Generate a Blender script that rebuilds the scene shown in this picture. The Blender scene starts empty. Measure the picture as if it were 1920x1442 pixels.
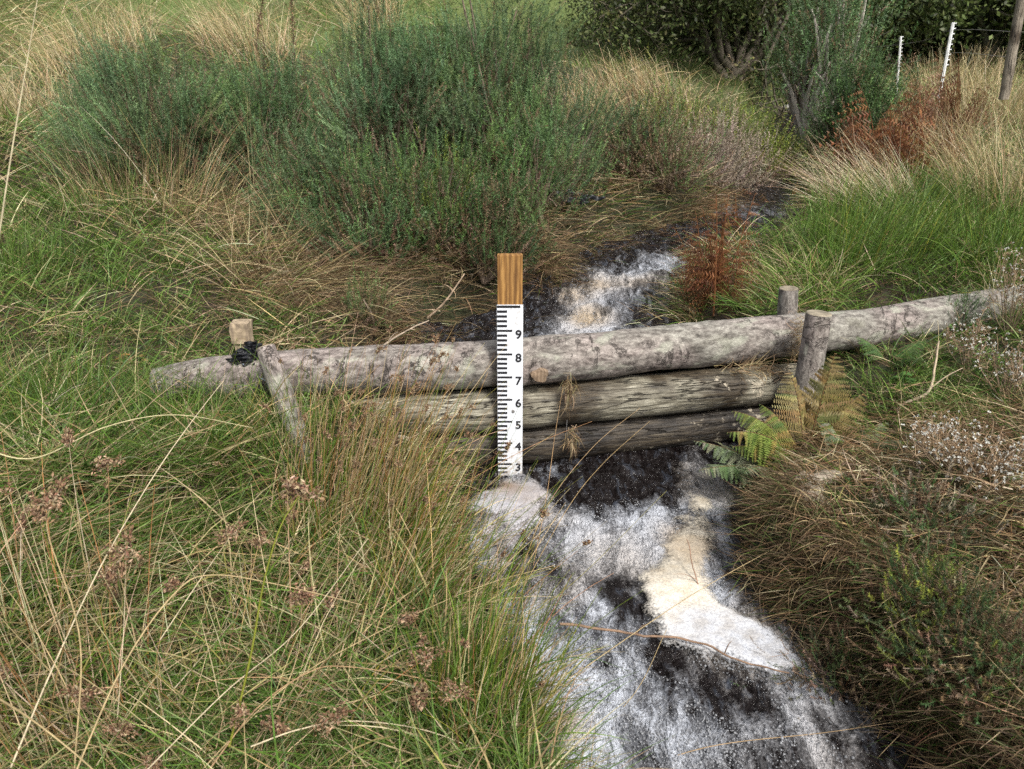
import bpy, math, random
import numpy as np
from mathutils import Vector, Matrix, Euler
random.seed(7); RS = np.random.RandomState(11)
S = bpy.context.scene; COL = S.collection; PI = math.pi; R_ = math.radians

# ------------------------------------------------------------------ camera, sky, sun, exposure
CAMP = (0.0, -2.95, 1.86); PITCH = 22.0; FPX = 1450.0
cd = bpy.data.cameras.new('camera'); cam = bpy.data.objects.new('camera', cd); COL.objects.link(cam)
cam.location = CAMP; cam.rotation_euler = (R_(90 - PITCH), 0, 0)
cd.sensor_width = 36; cd.lens = 36 * FPX / 1920; cd.clip_start = 0.05; cd.clip_end = 400
cd.dof.use_dof = True; cd.dof.focus_distance = 3.4; cd.dof.aperture_fstop = 8
S.camera = cam
wd = bpy.data.worlds.new('World'); S.world = wd; wd.use_nodes = True
nt = wd.node_tree; bg = nt.nodes['Background']
sky = nt.nodes.new('ShaderNodeTexSky'); sky.sky_type = 'NISHITA'; sky.sun_disc = False
SUN_EL, SUN_AZ = 50.0, 150.0          # azimuth clockwise from +Y
sky.sun_elevation = R_(SUN_EL); sky.sun_rotation = R_(SUN_AZ); sky.air_density = 1.0; sky.dust_density = 5.0
hs = nt.nodes.new('ShaderNodeHueSaturation'); hs.inputs['Saturation'].default_value = 0.35
nt.links.new(sky.outputs[0], hs.inputs['Color']); nt.links.new(hs.outputs[0], bg.inputs[0]); bg.inputs[1].default_value = 0.12
sl = bpy.data.lights.new('sun', 'SUN'); sun = bpy.data.objects.new('sun', sl); COL.objects.link(sun)
sl.energy = 2.6; sl.angle = R_(9); sl.color = (1, .95, .87)
sd = Vector((math.sin(R_(SUN_AZ)) * math.cos(R_(SUN_EL)), math.cos(R_(SUN_AZ)) * math.cos(R_(SUN_EL)), math.sin(R_(SUN_EL))))
sun.rotation_euler = sd.to_track_quat('Z', 'Y').to_euler()
S.view_settings.view_transform = 'Standard'; S.view_settings.look = 'None'; S.view_settings.gamma = 1
S.view_settings.exposure = 0.63
S.render.engine = 'CYCLES'
S.cycles.max_bounces = 6; S.cycles.diffuse_bounces = 3; S.cycles.glossy_bounces = 3
S.cycles.transmission_bounces = 4; S.cycles.transparent_max_bounces = 8
S.cycles.use_denoising = False
S.cycles.sample_clamp_direct = 6; S.cycles.sample_clamp_indirect = 3

# ------------------------------------------------------------------ helpers
_th = R_(PITCH)
def P(u, v, z=None, D=None):
    """world point seen at photo pixel (u,v) at height z or at forward distance D"""
    a = (u - 960) / FPX; b = -(v - 721) / FPX
    d = np.array([a, math.cos(_th) + b * math.sin(_th), -math.sin(_th) + b * math.cos(_th)])
    t = (z - CAMP[2]) / d[2] if z is not None else D / d[1]
    return np.array(CAMP) + d * t
def hash3(i, j, k, s):
    n = (i * 374761393 + j * 668265263 + k * 1274126177 + s * 974711) & 0xffffffff
    n = ((n ^ (n >> 13)) * 1274126177) & 0xffffffff
    n = (n ^ (n >> 16)) & 0xffffffff
    return n.astype(np.float64) / 4294967295.0
def noise(p, scale=1.0, seed=0, octv=1):
    p = np.atleast_2d(np.asarray(p, float)); out = 0; amp = 1; tot = 0
    for o in range(octv):
        q = p * scale; i = np.floor(q).astype(np.int64); f = q - i; f = f * f * (3 - 2 * f); r = 0
        for a in (0, 1):
            for b in (0, 1):
                for c in (0, 1):
                    w = (f[:, 0] if a else 1 - f[:, 0]) * (f[:, 1] if b else 1 - f[:, 1]) * (f[:, 2] if c else 1 - f[:, 2])
                    r = r + w * hash3(i[:, 0] + a, i[:, 1] + b, i[:, 2] + c, seed + o * 17)
        out = out + r * amp; tot += amp; amp *= .5; scale *= 2.03
    return out / tot
def n2(x, y, scale, seed=0, octv=1):
    x = np.asarray(x, float)
    sh = x.shape; return noise(np.stack([x.ravel(), np.asarray(y, float).ravel(), np.zeros(x.size)], 1), scale, seed, octv).reshape(sh)
def unit(v): return v / np.maximum(np.linalg.norm(v, axis=-1, keepdims=True), 1e-9)
def sstep(a, b, x): t = np.clip((x - a) / (b - a), 0, 1); return t * t * (3 - 2 * t)

class MB:
    def __init__(s): s.v = []; s.f = {3: [], 4: []}; s.c = []; s.n = 0; s.extra = []
    def add(s, v, f, c=None):
        v = np.asarray(v, float).reshape(-1, 3); f = np.asarray(f, np.int64)
        if c is None: c = (.5, .5, .5)
        c = np.asarray(c, float)
        if c.ndim == 1: c = np.tile(c, (len(v), 1))
        s.v.append(v); s.c.append(c); s.f[f.shape[1]].append(f + s.n); s.n += len(v)
    def build(s, name, mat=None, parent=None, smooth=False, loc=None, attrs=None):
        me = bpy.data.meshes.new(name)
        v = np.concatenate(s.v) if s.v else np.zeros((0, 3))
        if loc is not None: v = v - np.asarray(loc)
        q = np.concatenate(s.f[4]) if s.f[4] else np.zeros((0, 4), int); t = np.concatenate(s.f[3]) if s.f[3] else np.zeros((0, 3), int)
        me.vertices.add(len(v)); me.vertices.foreach_set('co', v.astype(np.float32).ravel())
        nl = q.size + t.size; me.loops.add(nl); me.loops.foreach_set('vertex_index', np.concatenate([q.ravel(), t.ravel()]).astype(np.int32))
        me.polygons.add(len(q) + len(t))
        st = np.concatenate([np.arange(len(q)) * 4, q.size + np.arange(len(t)) * 3]).astype(np.int32)
        me.polygons.foreach_set('loop_start', st)
        me.polygons.foreach_set('loop_total', np.concatenate([np.full(len(q), 4), np.full(len(t), 3)]).astype(np.int32))
        me.polygons.foreach_set('use_smooth', np.full(len(q) + len(t), smooth))
        me.update(calc_edges=True)
        ca = me.attributes.new('Col', 'FLOAT_COLOR', 'POINT'); c = np.concatenate(s.c)
        ca.data.foreach_set('color', np.concatenate([c, np.ones((len(c), 1))], 1).astype(np.float32).ravel())
        for k, a in (attrs or {}).items():
            at = me.attributes.new(k, 'FLOAT', 'POINT'); at.data.foreach_set('value', np.asarray(a, np.float32))
        if mat: me.materials.append(mat)
        o = bpy.data.objects.new(name, me); COL.objects.link(o)
        if loc is not None: o.location = loc
        if parent is not None:
            o.parent = parent
        return o
def tag(o, label=None, cat=None, group=None, kind=None):
    if label: o['label'] = label
    if cat: o['category'] = cat
    if group: o['group'] = group
    if kind: o['kind'] = kind
    return o
def empty(name, loc, label, cat, group=None):
    o = bpy.data.objects.new(name, None); COL.objects.link(o); o.location = loc; o.empty_display_size = .1
    return tag(o, label, cat, group)

def strips(mb, root, az, tilt0, bend, length, width, nseg=4, col=(.1, .2, .05), azdrift=0, taper=1.0, power=1.0, rnd=RS, tubes=False):
    """ribbon blades (or 3-sided stalks) that start at tilt0 from the vertical and bend on by `bend`; returns tips and tip directions"""
    N = len(root); one = np.ones(N)
    az = az * one; tilt0 = tilt0 * one; bend = bend * one; length = length * one; width = width * one; azdrift = azdrift * one
    s = (np.arange(nseg) + .5) / nseg
    T = tilt0[:, None] + bend[:, None] * s[None] ** power; A = az[:, None] + azdrift[:, None] * s[None]
    d = np.stack([np.sin(T) * np.cos(A), np.sin(T) * np.sin(A), np.cos(T)], -1)
    pts = np.concatenate([root[:, None], root[:, None] + np.cumsum(d * (length / nseg)[:, None, None], 1)], 1)
    dd = np.concatenate([d[:, :1], d], 1)
    r = unit(rnd.normal(size=(N, 1, 3))); side = unit(np.cross(dd, r))
    sl = np.linspace(0, 1, nseg + 1); w = (1 - sl ** 1.6 * (1 - .08) * taper)[None] * width[:, None] * .5
    c = np.asarray(col, float); c = np.tile(c, (N, 1)) if c.ndim == 1 else c
    if tubes:
        up = unit(np.cross(dd, side)); k = 3
        V = np.stack([pts + w[..., None] * (math.cos(a) * side + math.sin(a) * up) for a in (0, 2.094, 4.189)], 2)
    else:
        k = 2; V = np.stack([pts - side * w[..., None], pts + side * w[..., None]], 2)
    n1 = nseg + 1
    base = (np.arange(N) * n1 * k)[:, None, None]; lev = (np.arange(nseg) * k)[None, :, None]
    if tubes: pat = np.array([[0, 1, 4, 3], [1, 2, 5, 4], [2, 0, 3, 5]])
    else: pat = np.array([[0, 1, 3, 2]])
    F = (base[..., None] + lev[..., None] + pat[None, None]).reshape(-1, 4)
    mb.add(V.reshape(-1, 3), F, np.repeat(c, n1 * k, 0))
    return pts[:, -1], d[:, -1], pts
def tube(mb, pts, rad, col=(.3, .25, .2), k=6, cap=True):
    pts = np.asarray(pts, float); n = len(pts); rad = np.asarray(rad, float) * np.ones(n)
    d = np.gradient(pts, axis=0); d = unit(d)
    ref = np.array([0, 0, 1.]) if abs(d[0][2]) < .9 else np.array([1., 0, 0])
    s = unit(np.cross(d, ref)); u = np.cross(s, d)
    a = np.arange(k) * 2 * PI / k
    V = pts[:, None] + rad[:, None, None] * (np.cos(a)[None, :, None] * s[:, None] + np.sin(a)[None, :, None] * u[:, None])
    i = np.arange(n - 1)[:, None] * k; j = np.arange(k)[None]; j2 = (j + 1) % k
    F = np.stack([i + j, i + j2, i + k + j2, i + k + j], -1).reshape(-1, 4)
    mb.add(V.reshape(-1, 3), F, col)
    if cap:
        for e, ring in ((0, pts[0]), (n - 1, pts[-1])):
            vv = np.concatenate([V[e], [ring]]); q = np.arange(k)
            ff = np.stack([q, (q + 1) % k, np.full(k, k)], 1)
            if e == 0: ff = ff[:, ::-1]
            mb.add(vv, ff, col)
def smooth_path(ctrl, n):
    """Catmull-Rom through control points"""
    c = np.asarray(ctrl, float); c = np.concatenate([[2 * c[0] - c[1]], c, [2 * c[-1] - c[-2]]])
    out = []
    m = len(c) - 3
    for t in np.linspace(0, m - 1e-6, n):
        i = int(t); f = t - i; p0, p1, p2, p3 = c[i:i + 4]
        out.append(.5 * ((2 * p1) + (-p0 + p2) * f + (2 * p0 - 5 * p1 + 4 * p2 - p3) * f * f + (-p0 + 3 * p1 - 3 * p2 + p3) * f ** 3))
    return np.array(out)
def pal(cols, n, jit=.18, rnd=RS):
    """random pick of palette colours with brightness jitter"""
    c = np.array([x[:3] for x in cols]); w = np.array([x[3] if len(x) > 3 else 1 for x in cols], float)
    i = rnd.choice(len(c), n, p=w / w.sum())
    return np.clip(c[i] * np.exp(rnd.normal(0, jit, (n, 1))) * (1 + rnd.normal(0, .06, (n, 3))), .004, .9)

# ------------------------------------------------------------------ materials
def mat(name):
    m = bpy.data.materials.new(name); m.use_nodes = True; t = m.node_tree; b = t.nodes['Principled BSDF']; return m, t, b
def N(t, kind, **kw):
    n = t.nodes.new('ShaderNode' + kind)
    for k, v in kw.items():
        if k in n.inputs: n.inputs[k].default_value = v
        else: setattr(n, k, v)
    return n
def ramp(t, fac, stops):
    r = t.nodes.new('ShaderNodeValToRGB'); e = r.color_ramp.elements
    while len(e) < len(stops): e.new(.5)
    for i, (p, c) in enumerate(stops): e[i].position = p; e[i].color = (*c, 1) if len(c) == 3 else c
    t.links.new(fac, r.inputs[0]); return r.outputs[0]
def mth(t, op, a, b=None, clamp=False):
    n = t.nodes.new('ShaderNodeMath'); n.operation = op; n.use_clamp = clamp
    for i, x in enumerate((a, b)):
        if x is None: continue
        if isinstance(x, (int, float)): n.inputs[i].default_value = x
        else: t.links.new(x, n.inputs[i])
    return n.outputs[0]
def mixc(t, fac, a, b, mode='MIX'):
    n = t.nodes.new('ShaderNodeMix'); n.data_type = 'RGBA'; n.blend_type = mode
    for s, x in ((n.inputs[0], fac), (n.inputs[6], a), (n.inputs[7], b)):
        if isinstance(x, (int, float)): s.default_value = x
        elif isinstance(x, tuple): s.default_value = (*x, 1)
        else: t.links.new(x, s)
    return n.outputs[2]
def bump(t, b, h, strength=.5, dist=.01, prev=None):
    n = t.nodes.new('ShaderNodeBump'); n.inputs['Strength'].default_value = strength; n.inputs['Distance'].default_value = dist
    t.links.new(h, n.inputs['Height'])
    if prev is not None: t.links.new(prev, n.inputs['Normal'])
    if b is not None: t.links.new(n.outputs[0], b.inputs['Normal'])
    return n.outputs[0]
def leafmat(name, rough=.55, trans=.3, spec=.3):
    m, t, b = mat(name); a = N(t, 'Attribute', attribute_name='Col'); g = N(t, 'TexCoord')
    no = N(t, 'TexNoise', Scale=38.0, Detail=2.0); t.links.new(g.outputs['Object'], no.inputs[0])
    c = mixc(t, 1.0, a.outputs['Color'], ramp(t, no.outputs['Fac'], [(.3, (.78, .78, .74)), (.7, (1.15, 1.15, 1.1))]), 'MULTIPLY')
    t.links.new(c, b.inputs['Base Color']); b.inputs['Roughness'].default_value = rough; b.inputs['Specular IOR Level'].default_value = spec
    tr = N(t, 'BsdfTranslucent'); t.links.new(c, tr.inputs[0]); mx = N(t, 'MixShader'); mx.inputs[0].default_value = trans
    t.links.new(b.outputs[0], mx.inputs[1]); t.links.new(tr.outputs[0], mx.inputs[2])
    t.links.new(mx.outputs[0], t.nodes['Material Output'].inputs[0]); return m
M_GRASS = leafmat('grass_blades', .5, .35, .35); M_STRAW = leafmat('dry_stems', .6, .25, .25)
M_GORSE = leafmat('gorse_spines', .5, .2, .35); M_FERN = leafmat('fern_leaf', .55, .35, .3); M_LEAF = leafmat('tree_leaf', .5, .3, .3)
def plainmat(name, rough=.8):
    m, t, b = mat(name); a = N(t, 'Attribute', attribute_name='Col'); g = N(t, 'TexCoord')
    no = N(t, 'TexNoise', Scale=30.0, Detail=4.0); t.links.new(g.outputs['Object'], no.inputs[0])
    c = mixc(t, 1.0, a.outputs['Color'], ramp(t, no.outputs['Fac'], [(.3, (.6, .6, .6)), (.7, (1.3, 1.3, 1.3))]), 'MULTIPLY')
    t.links.new(c, b.inputs['Base Color']); b.inputs['Roughness'].default_value = rough
    bump(t, b, no.outputs['Fac'], .5, .01); return m
M_TWIG = plainmat('twig_bark')

def m_ground():
    m, t, b = mat('soil_and_thatch'); g = N(t, 'TexCoord')
    n1 = N(t, 'TexNoise', Scale=1.3, Detail=6.0); n2_ = N(t, 'TexNoise', Scale=55.0, Detail=5.0, Roughness=.7)
    for n in (n1, n2_): t.links.new(g.outputs['Object'], n.inputs[0])
    c1 = ramp(t, n2_.outputs['Fac'], [(.3, (.012, .009, .006)), (.55, (.04, .03, .018)), (.75, (.11, .085, .05))])
    c2 = ramp(t, n2_.outputs['Fac'], [(.3, (.012, .014, .006)), (.6, (.035, .042, .015)), (.8, (.09, .085, .04))])
    f = ramp(t, n1.outputs['Fac'], [(.42, (0, 0, 0)), (.58, (1, 1, 1))])
    c = mixc(t, f, c1, c2)
    a = N(t, 'Attribute', attribute_name='far'); fg = ramp(t, n2_.outputs['Fac'], [(.3, (.06, .10, .02)), (.7, (.16, .20, .06))])
    c = mixc(t, a.outputs['Fac'], c, fg)
    t.links.new(c, b.inputs['Base Color']); b.inputs['Roughness'].default_value = .95; bump(t, b, n2_.outputs['Fac'], .8, .02); return m
def m_water():
    m, t, b = mat('peaty_water_with_foam'); g = N(t, 'TexCoord'); O = g.outputs['Object']
    a = N(t, 'Attribute', attribute_name='foam').outputs['Fac']; tint = N(t, 'Attribute', attribute_name='Col').outputs['Color']
    fl = N(t, 'Mapping'); fl.inputs['Rotation'].default_value = (0, 0, R_(-22)); fl.inputs['Scale'].default_value = (1.5, .48, 1); t.links.new(O, fl.inputs[0]); FL = fl.outputs[0]
    w = N(t, 'TexNoise', Scale=7.0, Detail=3.0); t.links.new(O, w.inputs[0])
    wp = N(t, 'VectorMath', operation='MULTIPLY_ADD'); t.links.new(w.outputs['Color'], wp.inputs[0]); wp.inputs[1].default_value = (.12, .12, .12); t.links.new(FL, wp.inputs[2]); Wc = wp.outputs[0]
    v1 = N(t, 'TexVoronoi', Scale=62.0); v1.feature = 'DISTANCE_TO_EDGE'; t.links.new(O, v1.inputs[0])
    n1 = N(t, 'TexNoise', Scale=9.0, Detail=5.0, Roughness=.6); t.links.new(Wc, n1.inputs[0])
    n3 = N(t, 'TexNoise', Scale=110.0, Detail=3.0, Roughness=.6); t.links.new(O, n3.inputs[0])
    r1 = N(t, 'TexNoise', Scale=24.0, Detail=5.0, Roughness=.6); t.links.new(Wc, r1.inputs[0])
    r2 = N(t, 'TexNoise', Scale=90.0, Detail=3.0); t.links.new(Wc, r2.inputs[0])
    e1 = mth(t, 'SUBTRACT', 1, mth(t, 'MULTIPLY', v1.outputs[0], 5.0, True), True)
    x = mth(t, 'ADD', mth(t, 'MULTIPLY', a, .98), mth(t, 'MULTIPLY', mth(t, 'SUBTRACT', n1.outputs['Fac'], .5), 2.3))
    x = mth(t, 'ADD', x, mth(t, 'MULTIPLY', mth(t, 'SUBTRACT', r1.outputs['Fac'], .5), .9)); xb = x
    x = mth(t, 'ADD', x, mth(t, 'MULTIPLY', mth(t, 'SUBTRACT', n3.outputs['Fac'], .5), .35)); x = mth(t, 'ADD', x, mth(t, 'MULTIPLY', mth(t, 'SUBTRACT', e1, .5), .16))
    fm = ramp(t, x, [(.22, (0, 0, 0)), (.60, (.26, .26, .26)), (1.15 if False else 1.0, (1, 1, 1))])
    sx = N(t, 'SeparateXYZ'); t.links.new(O, sx.inputs[0])
    deep = ramp(t, r1.outputs['Fac'], [(.38, (.006, .004, .004)), (.53, (.017, .014, .014)), (.70, (.052, .060, .078))])  # dark peat water; ripple crests painted blue-grey to stand in for reflected sky
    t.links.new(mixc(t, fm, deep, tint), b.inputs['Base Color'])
    t.links.new(ramp(t, fm, [(0, (.15, .15, .15)), (1, (.40, .40, .40))]), b.inputs['Roughness'])
    b.inputs['IOR'].default_value = 1.4
    p = bump(t, None, r1.outputs['Fac'], 1.0, .05); p = bump(t, None, r2.outputs['Fac'], .15, .004, p)
    bump(t, b, xb, .25, .01, p); return m
def m_foam():
    m, t, b = mat('dense_foam'); g = N(t, 'TexCoord'); O = g.outputs['Object']
    tint = N(t, 'Attribute', attribute_name='Col').outputs['Color']; th = N(t, 'Attribute', attribute_name='thick').outputs['Fac']
    n1 = N(t, 'TexNoise', Scale=22.0, Detail=5.0); n2_ = N(t, 'TexNoise', Scale=120.0, Detail=3.0); v = N(t, 'TexVoronoi', Scale=170.0)
    for q in (n1, n2_, v): t.links.new(O, q.inputs[0])
    c = mixc(t, .7, tint, ramp(t, n1.outputs['Fac'], [(.32, (.72, .66, .58)), (.6, (1, 1, 1))]), 'MULTIPLY')
    c = mixc(t, .6, c, ramp(t, n2_.outputs['Fac'], [(.35, (.55, .56, .60)), (.6, (1, 1, 1))]), 'MULTIPLY')
    t.links.new(c, b.inputs['Base Color']); b.inputs['Roughness'].default_value = .6; b.inputs['Specular IOR Level'].default_value = .3
    p = bump(t, None, n1.outputs['Fac'], .25, .01); bump(t, b, v.outputs[0], .3, .003, p)
    x = mth(t, 'ADD', mth(t, 'MULTIPLY', th, 2.2), mth(t, 'ADD', mth(t, 'MULTIPLY', mth(t, 'SUBTRACT', n2_.outputs['Fac'], .5), 1.6), mth(t, 'MULTIPLY', mth(t, 'SUBTRACT', n1.outputs['Fac'], .5), 1.2)))
    al = ramp(t, x, [(.0, (0, 0, 0)), (.9, (1, 1, 1))]); tr = N(t, 'BsdfTransparent'); mx = N(t, 'MixShader'); t.links.new(al, mx.inputs[0]); t.links.new(tr.outputs[0], mx.inputs[1]); t.links.new(b.outputs[0], mx.inputs[2])
    t.links.new(mx.outputs[0], t.nodes['Material Output'].inputs[0]); return m
def m_bark():
    m, t, b = mat('grey_pink_bark'); g = N(t, 'TexCoord'); O = g.outputs['Object']
    mp = N(t, 'Mapping'); mp.inputs['Scale'].default_value = (.5, 1, 1); t.links.new(O, mp.inputs[0])
    n1 = N(t, 'TexNoise', Scale=5.0, Detail=6.0); n2_ = N(t, 'TexNoise', Scale=42.0, Detail=7.0, Roughness=.7); n3 = N(t, 'TexNoise', Scale=16.0, Detail=7.0, Distortion=.3)
    mv = N(t, 'TexNoise', Scale=190.0, Detail=2.0)
    for n in (n1, n2_, n3, mv): t.links.new(mp.outputs[0], n.inputs[0])
    c = ramp(t, n2_.outputs['Fac'], [(.28, (.03, .026, .022)), (.42, (.12, .105, .097)), (.56, (.25, .228, .212)), (.8, (.46, .43, .405))])
    pk = ramp(t, n1.outputs['Fac'], [(.42, (.96, 1, .94)), (.62, (1.04, .97, .96))]); c = mixc(t, 1, c, pk, 'MULTIPLY')
    lich = ramp(t, n3.outputs['Fac'], [(.56, (0, 0, 0)), (.66, (1, 1, 1))]); c = mixc(t, mth(t, 'MULTIPLY', lich, .55), c, (.36, .37, .30))
    vc = N(t, 'TexNoise', Scale=5.0, Detail=7.0, Roughness=.7, Distortion=.5); m2 = N(t, 'Mapping'); m2.inputs['Scale'].default_value = (.9, .6, .6); t.links.new(O, m2.inputs[0]); t.links.new(m2.outputs[0], vc.inputs[0])
    cr = mth(t, 'SUBTRACT', 1, mth(t, 'MULTIPLY', mth(t, 'ABSOLUTE', mth(t, 'SUBTRACT', vc.outputs['Fac'], .5)), 60.0, True), True)
    gate = ramp(t, n1.outputs['Fac'], [(.50, (0, 0, 0)), (.58, (1, 1, 1))]); cr = mth(t, 'MULTIPLY', cr, gate)
    c = mixc(t, mth(t, 'MULTIPLY', cr, .8), c, (.035, .028, .022))
    sp = ramp(t, mv.outputs['Fac'], [(.3, (.75, .75, .75)), (.7, (1.2, 1.2, 1.2))]); c = mixc(t, 1, c, sp, 'MULTIPLY')
    moss = ramp(t, n1.outputs['Fac'], [(.25, (1, 1, 1)), (.38, (0, 0, 0))]); c = mixc(t, mth(t, 'MULTIPLY', moss, .35), c, (.12, .13, .06))
    t.links.new(c, b.inputs['Base Color']); b.inputs['Roughness'].default_value = .85
    p = bump(t, None, n2_.outputs['Fac'], .8, .008); bump(t, b, mth(t, 'SUBTRACT', 0, cr), .8, .01, p); return m
def m_oldwood(name, cols, wetx=None):
    m, t, b = mat(name); g = N(t, 'TexCoord'); O = g.outputs['Object']
    mp = N(t, 'Mapping'); mp.inputs['Scale'].default_value = (.07, 1, 1); t.links.new(O, mp.inputs[0])
    n1 = N(t, 'TexNoise', Scale=85.0, Detail=6.0, Roughness=.65, Distortion=.8); n2_ = N(t, 'TexNoise', Scale=4.0, Detail=5.0); n3 = N(t, 'TexNoise', Scale=13.0, Detail=6.0, Roughness=.7)
    t.links.new(mp.outputs[0], n1.inputs[0]); t.links.new(O, n2_.inputs[0]); t.links.new(O, n3.inputs[0])
    c = ramp(t, n1.outputs['Fac'], [(.3, cols[0]), (.5, cols[1]), (.7, cols[2])])
    dk = ramp(t, n2_.outputs['Fac'], [(.40, (.20, .16, .12)), (.56, (1, 1, 1))]); c = mixc(t, 1, c, dk, 'MULTIPLY')
    if wetx:
        sx = N(t, 'SeparateXYZ'); t.links.new(O, sx.inputs[0])
        z = mth(t, 'ADD', sx.outputs[2], mth(t, 'MULTIPLY', mth(t, 'SUBTRACT', n3.outputs['Fac'], .5), .16))
        wet = ramp(t, z, [(0.0, (.2, .16, .13)), (.06, (1, 1, 1))]) if False else None
        fl = ramp(t, mth(t, 'ADD', n3.outputs['Fac'], mth(t, 'MULTIPLY', mth(t, 'SUBTRACT', wetx[0], sx.outputs[0]), -.12)), [(.665, (0, 0, 0)), (.70, (1, 1, 1))])
        c = mixc(t, mth(t, 'MULTIPLY', fl, .7), c, (.50, .44, .34))
    m3 = N(t, 'Mapping'); m3.inputs['Scale'].default_value = (.10, 1, 1); t.links.new(O, m3.inputs[0]); vk = N(t, 'TexNoise', Scale=26.0, Detail=5.0, Distortion=.3); t.links.new(m3.outputs[0], vk.inputs[0])
    ck = mth(t, 'SUBTRACT', 1, mth(t, 'MULTIPLY', mth(t, 'ABSOLUTE', mth(t, 'SUBTRACT', vk.outputs['Fac'], .5)), 55.0, True), True); c = mixc(t, mth(t, 'MULTIPLY', ck, .85), c, (.02, .016, .012))
    t.links.new(c, b.inputs['Base Color']); b.inputs['Roughness'].default_value = .6
    p = bump(t, None, n1.outputs['Fac'], .8, .008); bump(t, b, mth(t, 'SUBTRACT', 0, ck), .9, .012, p); return m
def m_cut(name, a, c2):
    m, t, b = mat(name); g = N(t, 'TexCoord'); w = N(t, 'TexWave', Scale=22.0, Distortion=2.0, Detail=3.0); w.wave_type = 'RINGS'; w.rings_direction = 'Z'
    t.links.new(g.outputs['Object'], w.inputs[0]); n1 = N(t, 'TexNoise', Scale=30.0, Detail=5.0); t.links.new(g.outputs['Object'], n1.inputs[0])
    c = mixc(t, w.outputs['Fac'], a, c2); c = mixc(t, 1, c, ramp(t, n1.outputs['Fac'], [(.3, (.5, .5, .5)), (.7, (1.2, 1.2, 1.2))]), 'MULTIPLY')
    t.links.new(c, b.inputs['Base Color']); b.inputs['Roughness'].default_value = .85; bump(t, b, n1.outputs['Fac'], .4, .004); return m
def m_plank():
    m, t, b = mat('brown_treated_timber'); g = N(t, 'TexCoord'); O = g.outputs['Object']
    mp = N(t, 'Mapping'); mp.inputs['Scale'].default_value = (1, 1, .09); t.links.new(O, mp.inputs[0])
    n1 = N(t, 'TexNoise', Scale=95.0, Detail=5.0, Distortion=.8); w = N(t, 'TexWave', Scale=16.0, Distortion=5.0, Detail=3.0); w.bands_direction = 'X'
    m2 = N(t, 'Mapping'); m2.inputs['Scale'].default_value = (1, 1, .16); t.links.new(O, m2.inputs[0]); w.inputs['Detail Scale'].default_value = 1.5
    t.links.new(mp.outputs[0], n1.inputs[0]); t.links.new(m2.outputs[0], w.inputs[0])
    c = ramp(t, w.outputs['Fac'], [(.1, (.20, .095, .024)), (.6, (.29, .15, .042)), (.95, (.34, .185, .058))])
    c = mixc(t, 1, c, ramp(t, n1.outputs['Fac'], [(.3, (.55, .5, .45)), (.65, (1.15, 1.15, 1.1))]), 'MULTIPLY')
    t.links.new(c, b.inputs['Base Color']); b.inputs['Roughness'].default_value = .7; bump(t, b, n1.outputs['Fac'], .4, .003); return m
def m_solid(name, col, rough=.5, spec=.5, dirt=.0, scale=20):
    m, t, b = mat(name); g = N(t, 'TexCoord'); n1 = N(t, 'TexNoise', Scale=float(scale), Detail=5.0); t.links.new(g.outputs['Object'], n1.inputs[0])
    k = 1 - dirt; c = mixc(t, 1, col, ramp(t, n1.outputs['Fac'], [(.35, (k, k, k)), (.6, (1, 1, 1))]), 'MULTIPLY')
    t.links.new(c, b.inputs['Base Color']); b.inputs['Roughness'].default_value = rough; b.inputs['Specular IOR Level'].default_value = spec; return m
def m_rock():
    m, t, b = mat('grey_rock'); g = N(t, 'TexCoord'); n1 = N(t, 'TexNoise', Scale=12.0, Detail=7.0); t.links.new(g.outputs['Object'], n1.inputs[0])
    t.links.new(ramp(t, n1.outputs['Fac'], [(.3, (.1, .1, .1)), (.5, (.3, .29, .28)), (.7, (.5, .49, .47))]), b.inputs['Base Color']); b.inputs['Roughness'].default_value = .8
    bump(t, b, n1.outputs['Fac'], .8, .03); return m
M_GROUND = m_ground(); M_WATER = m_water(); M_FOAM = m_foam(); M_BARK = m_bark()
M_OLD = m_oldwood('weathered_green_grey_wood', ((.035, .030, .022), (.19, .175, .13), (.43, .41, .33)), (1.45,))
M_WET = m_oldwood('wet_dark_wood', ((.010, .008, .006), (.040, .031, .022), (.12, .098, .065)), (1.1,))
M_CUT = m_cut('sawn_grey_end', (.30, .26, .19), (.17, .14, .10)); M_KNOT = m_cut('sawn_tan_knot', (.30, .22, .15), (.2, .14, .09))
def m_plate():
    m, t, b = mat('white_enamel_plate'); O = N(t, 'TexCoord').outputs['Object']; sx = N(t, 'SeparateXYZ'); t.links.new(O, sx.inputs[0]); n1 = N(t, 'TexNoise', Scale=60.0, Detail=5.0); n2_ = N(t, 'TexNoise', Scale=9.0, Detail=4.0)
    for q in (n1, n2_): t.links.new(O, q.inputs[0])
    lowz = mth(t, 'MULTIPLY', mth(t, 'SUBTRACT', .46, sx.outputs[2]), .9, True)
    x = mth(t, 'ADD', mth(t, 'MULTIPLY', n1.outputs['Fac'], .8), mth(t, 'ADD', mth(t, 'MULTIPLY', n2_.outputs['Fac'], .25), mth(t, 'MULTIPLY', lowz, .9)))
    c = mixc(t, ramp(t, x, [(.60, (0, 0, 0)), (.74, (.55, .55, .55))]), (.70, .73, .78), (.30, .24, .16)); t.links.new(c, b.inputs['Base Color']); b.inputs['Roughness'].default_value = .38; return m
M_PLANK = m_plank(); M_PLATE = m_plate(); M_INK = m_solid('black_print', (.018, .018, .022), .4)
M_PLASTIC = m_solid('black_polythene', (.010, .011, .014), .38, .4); M_WIRE = m_solid('galvanised_wire', (.16, .155, .15), .6); M_WHITEP = m_solid('white_plastic', (.78, .79, .8), .5, .5, .25)
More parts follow.
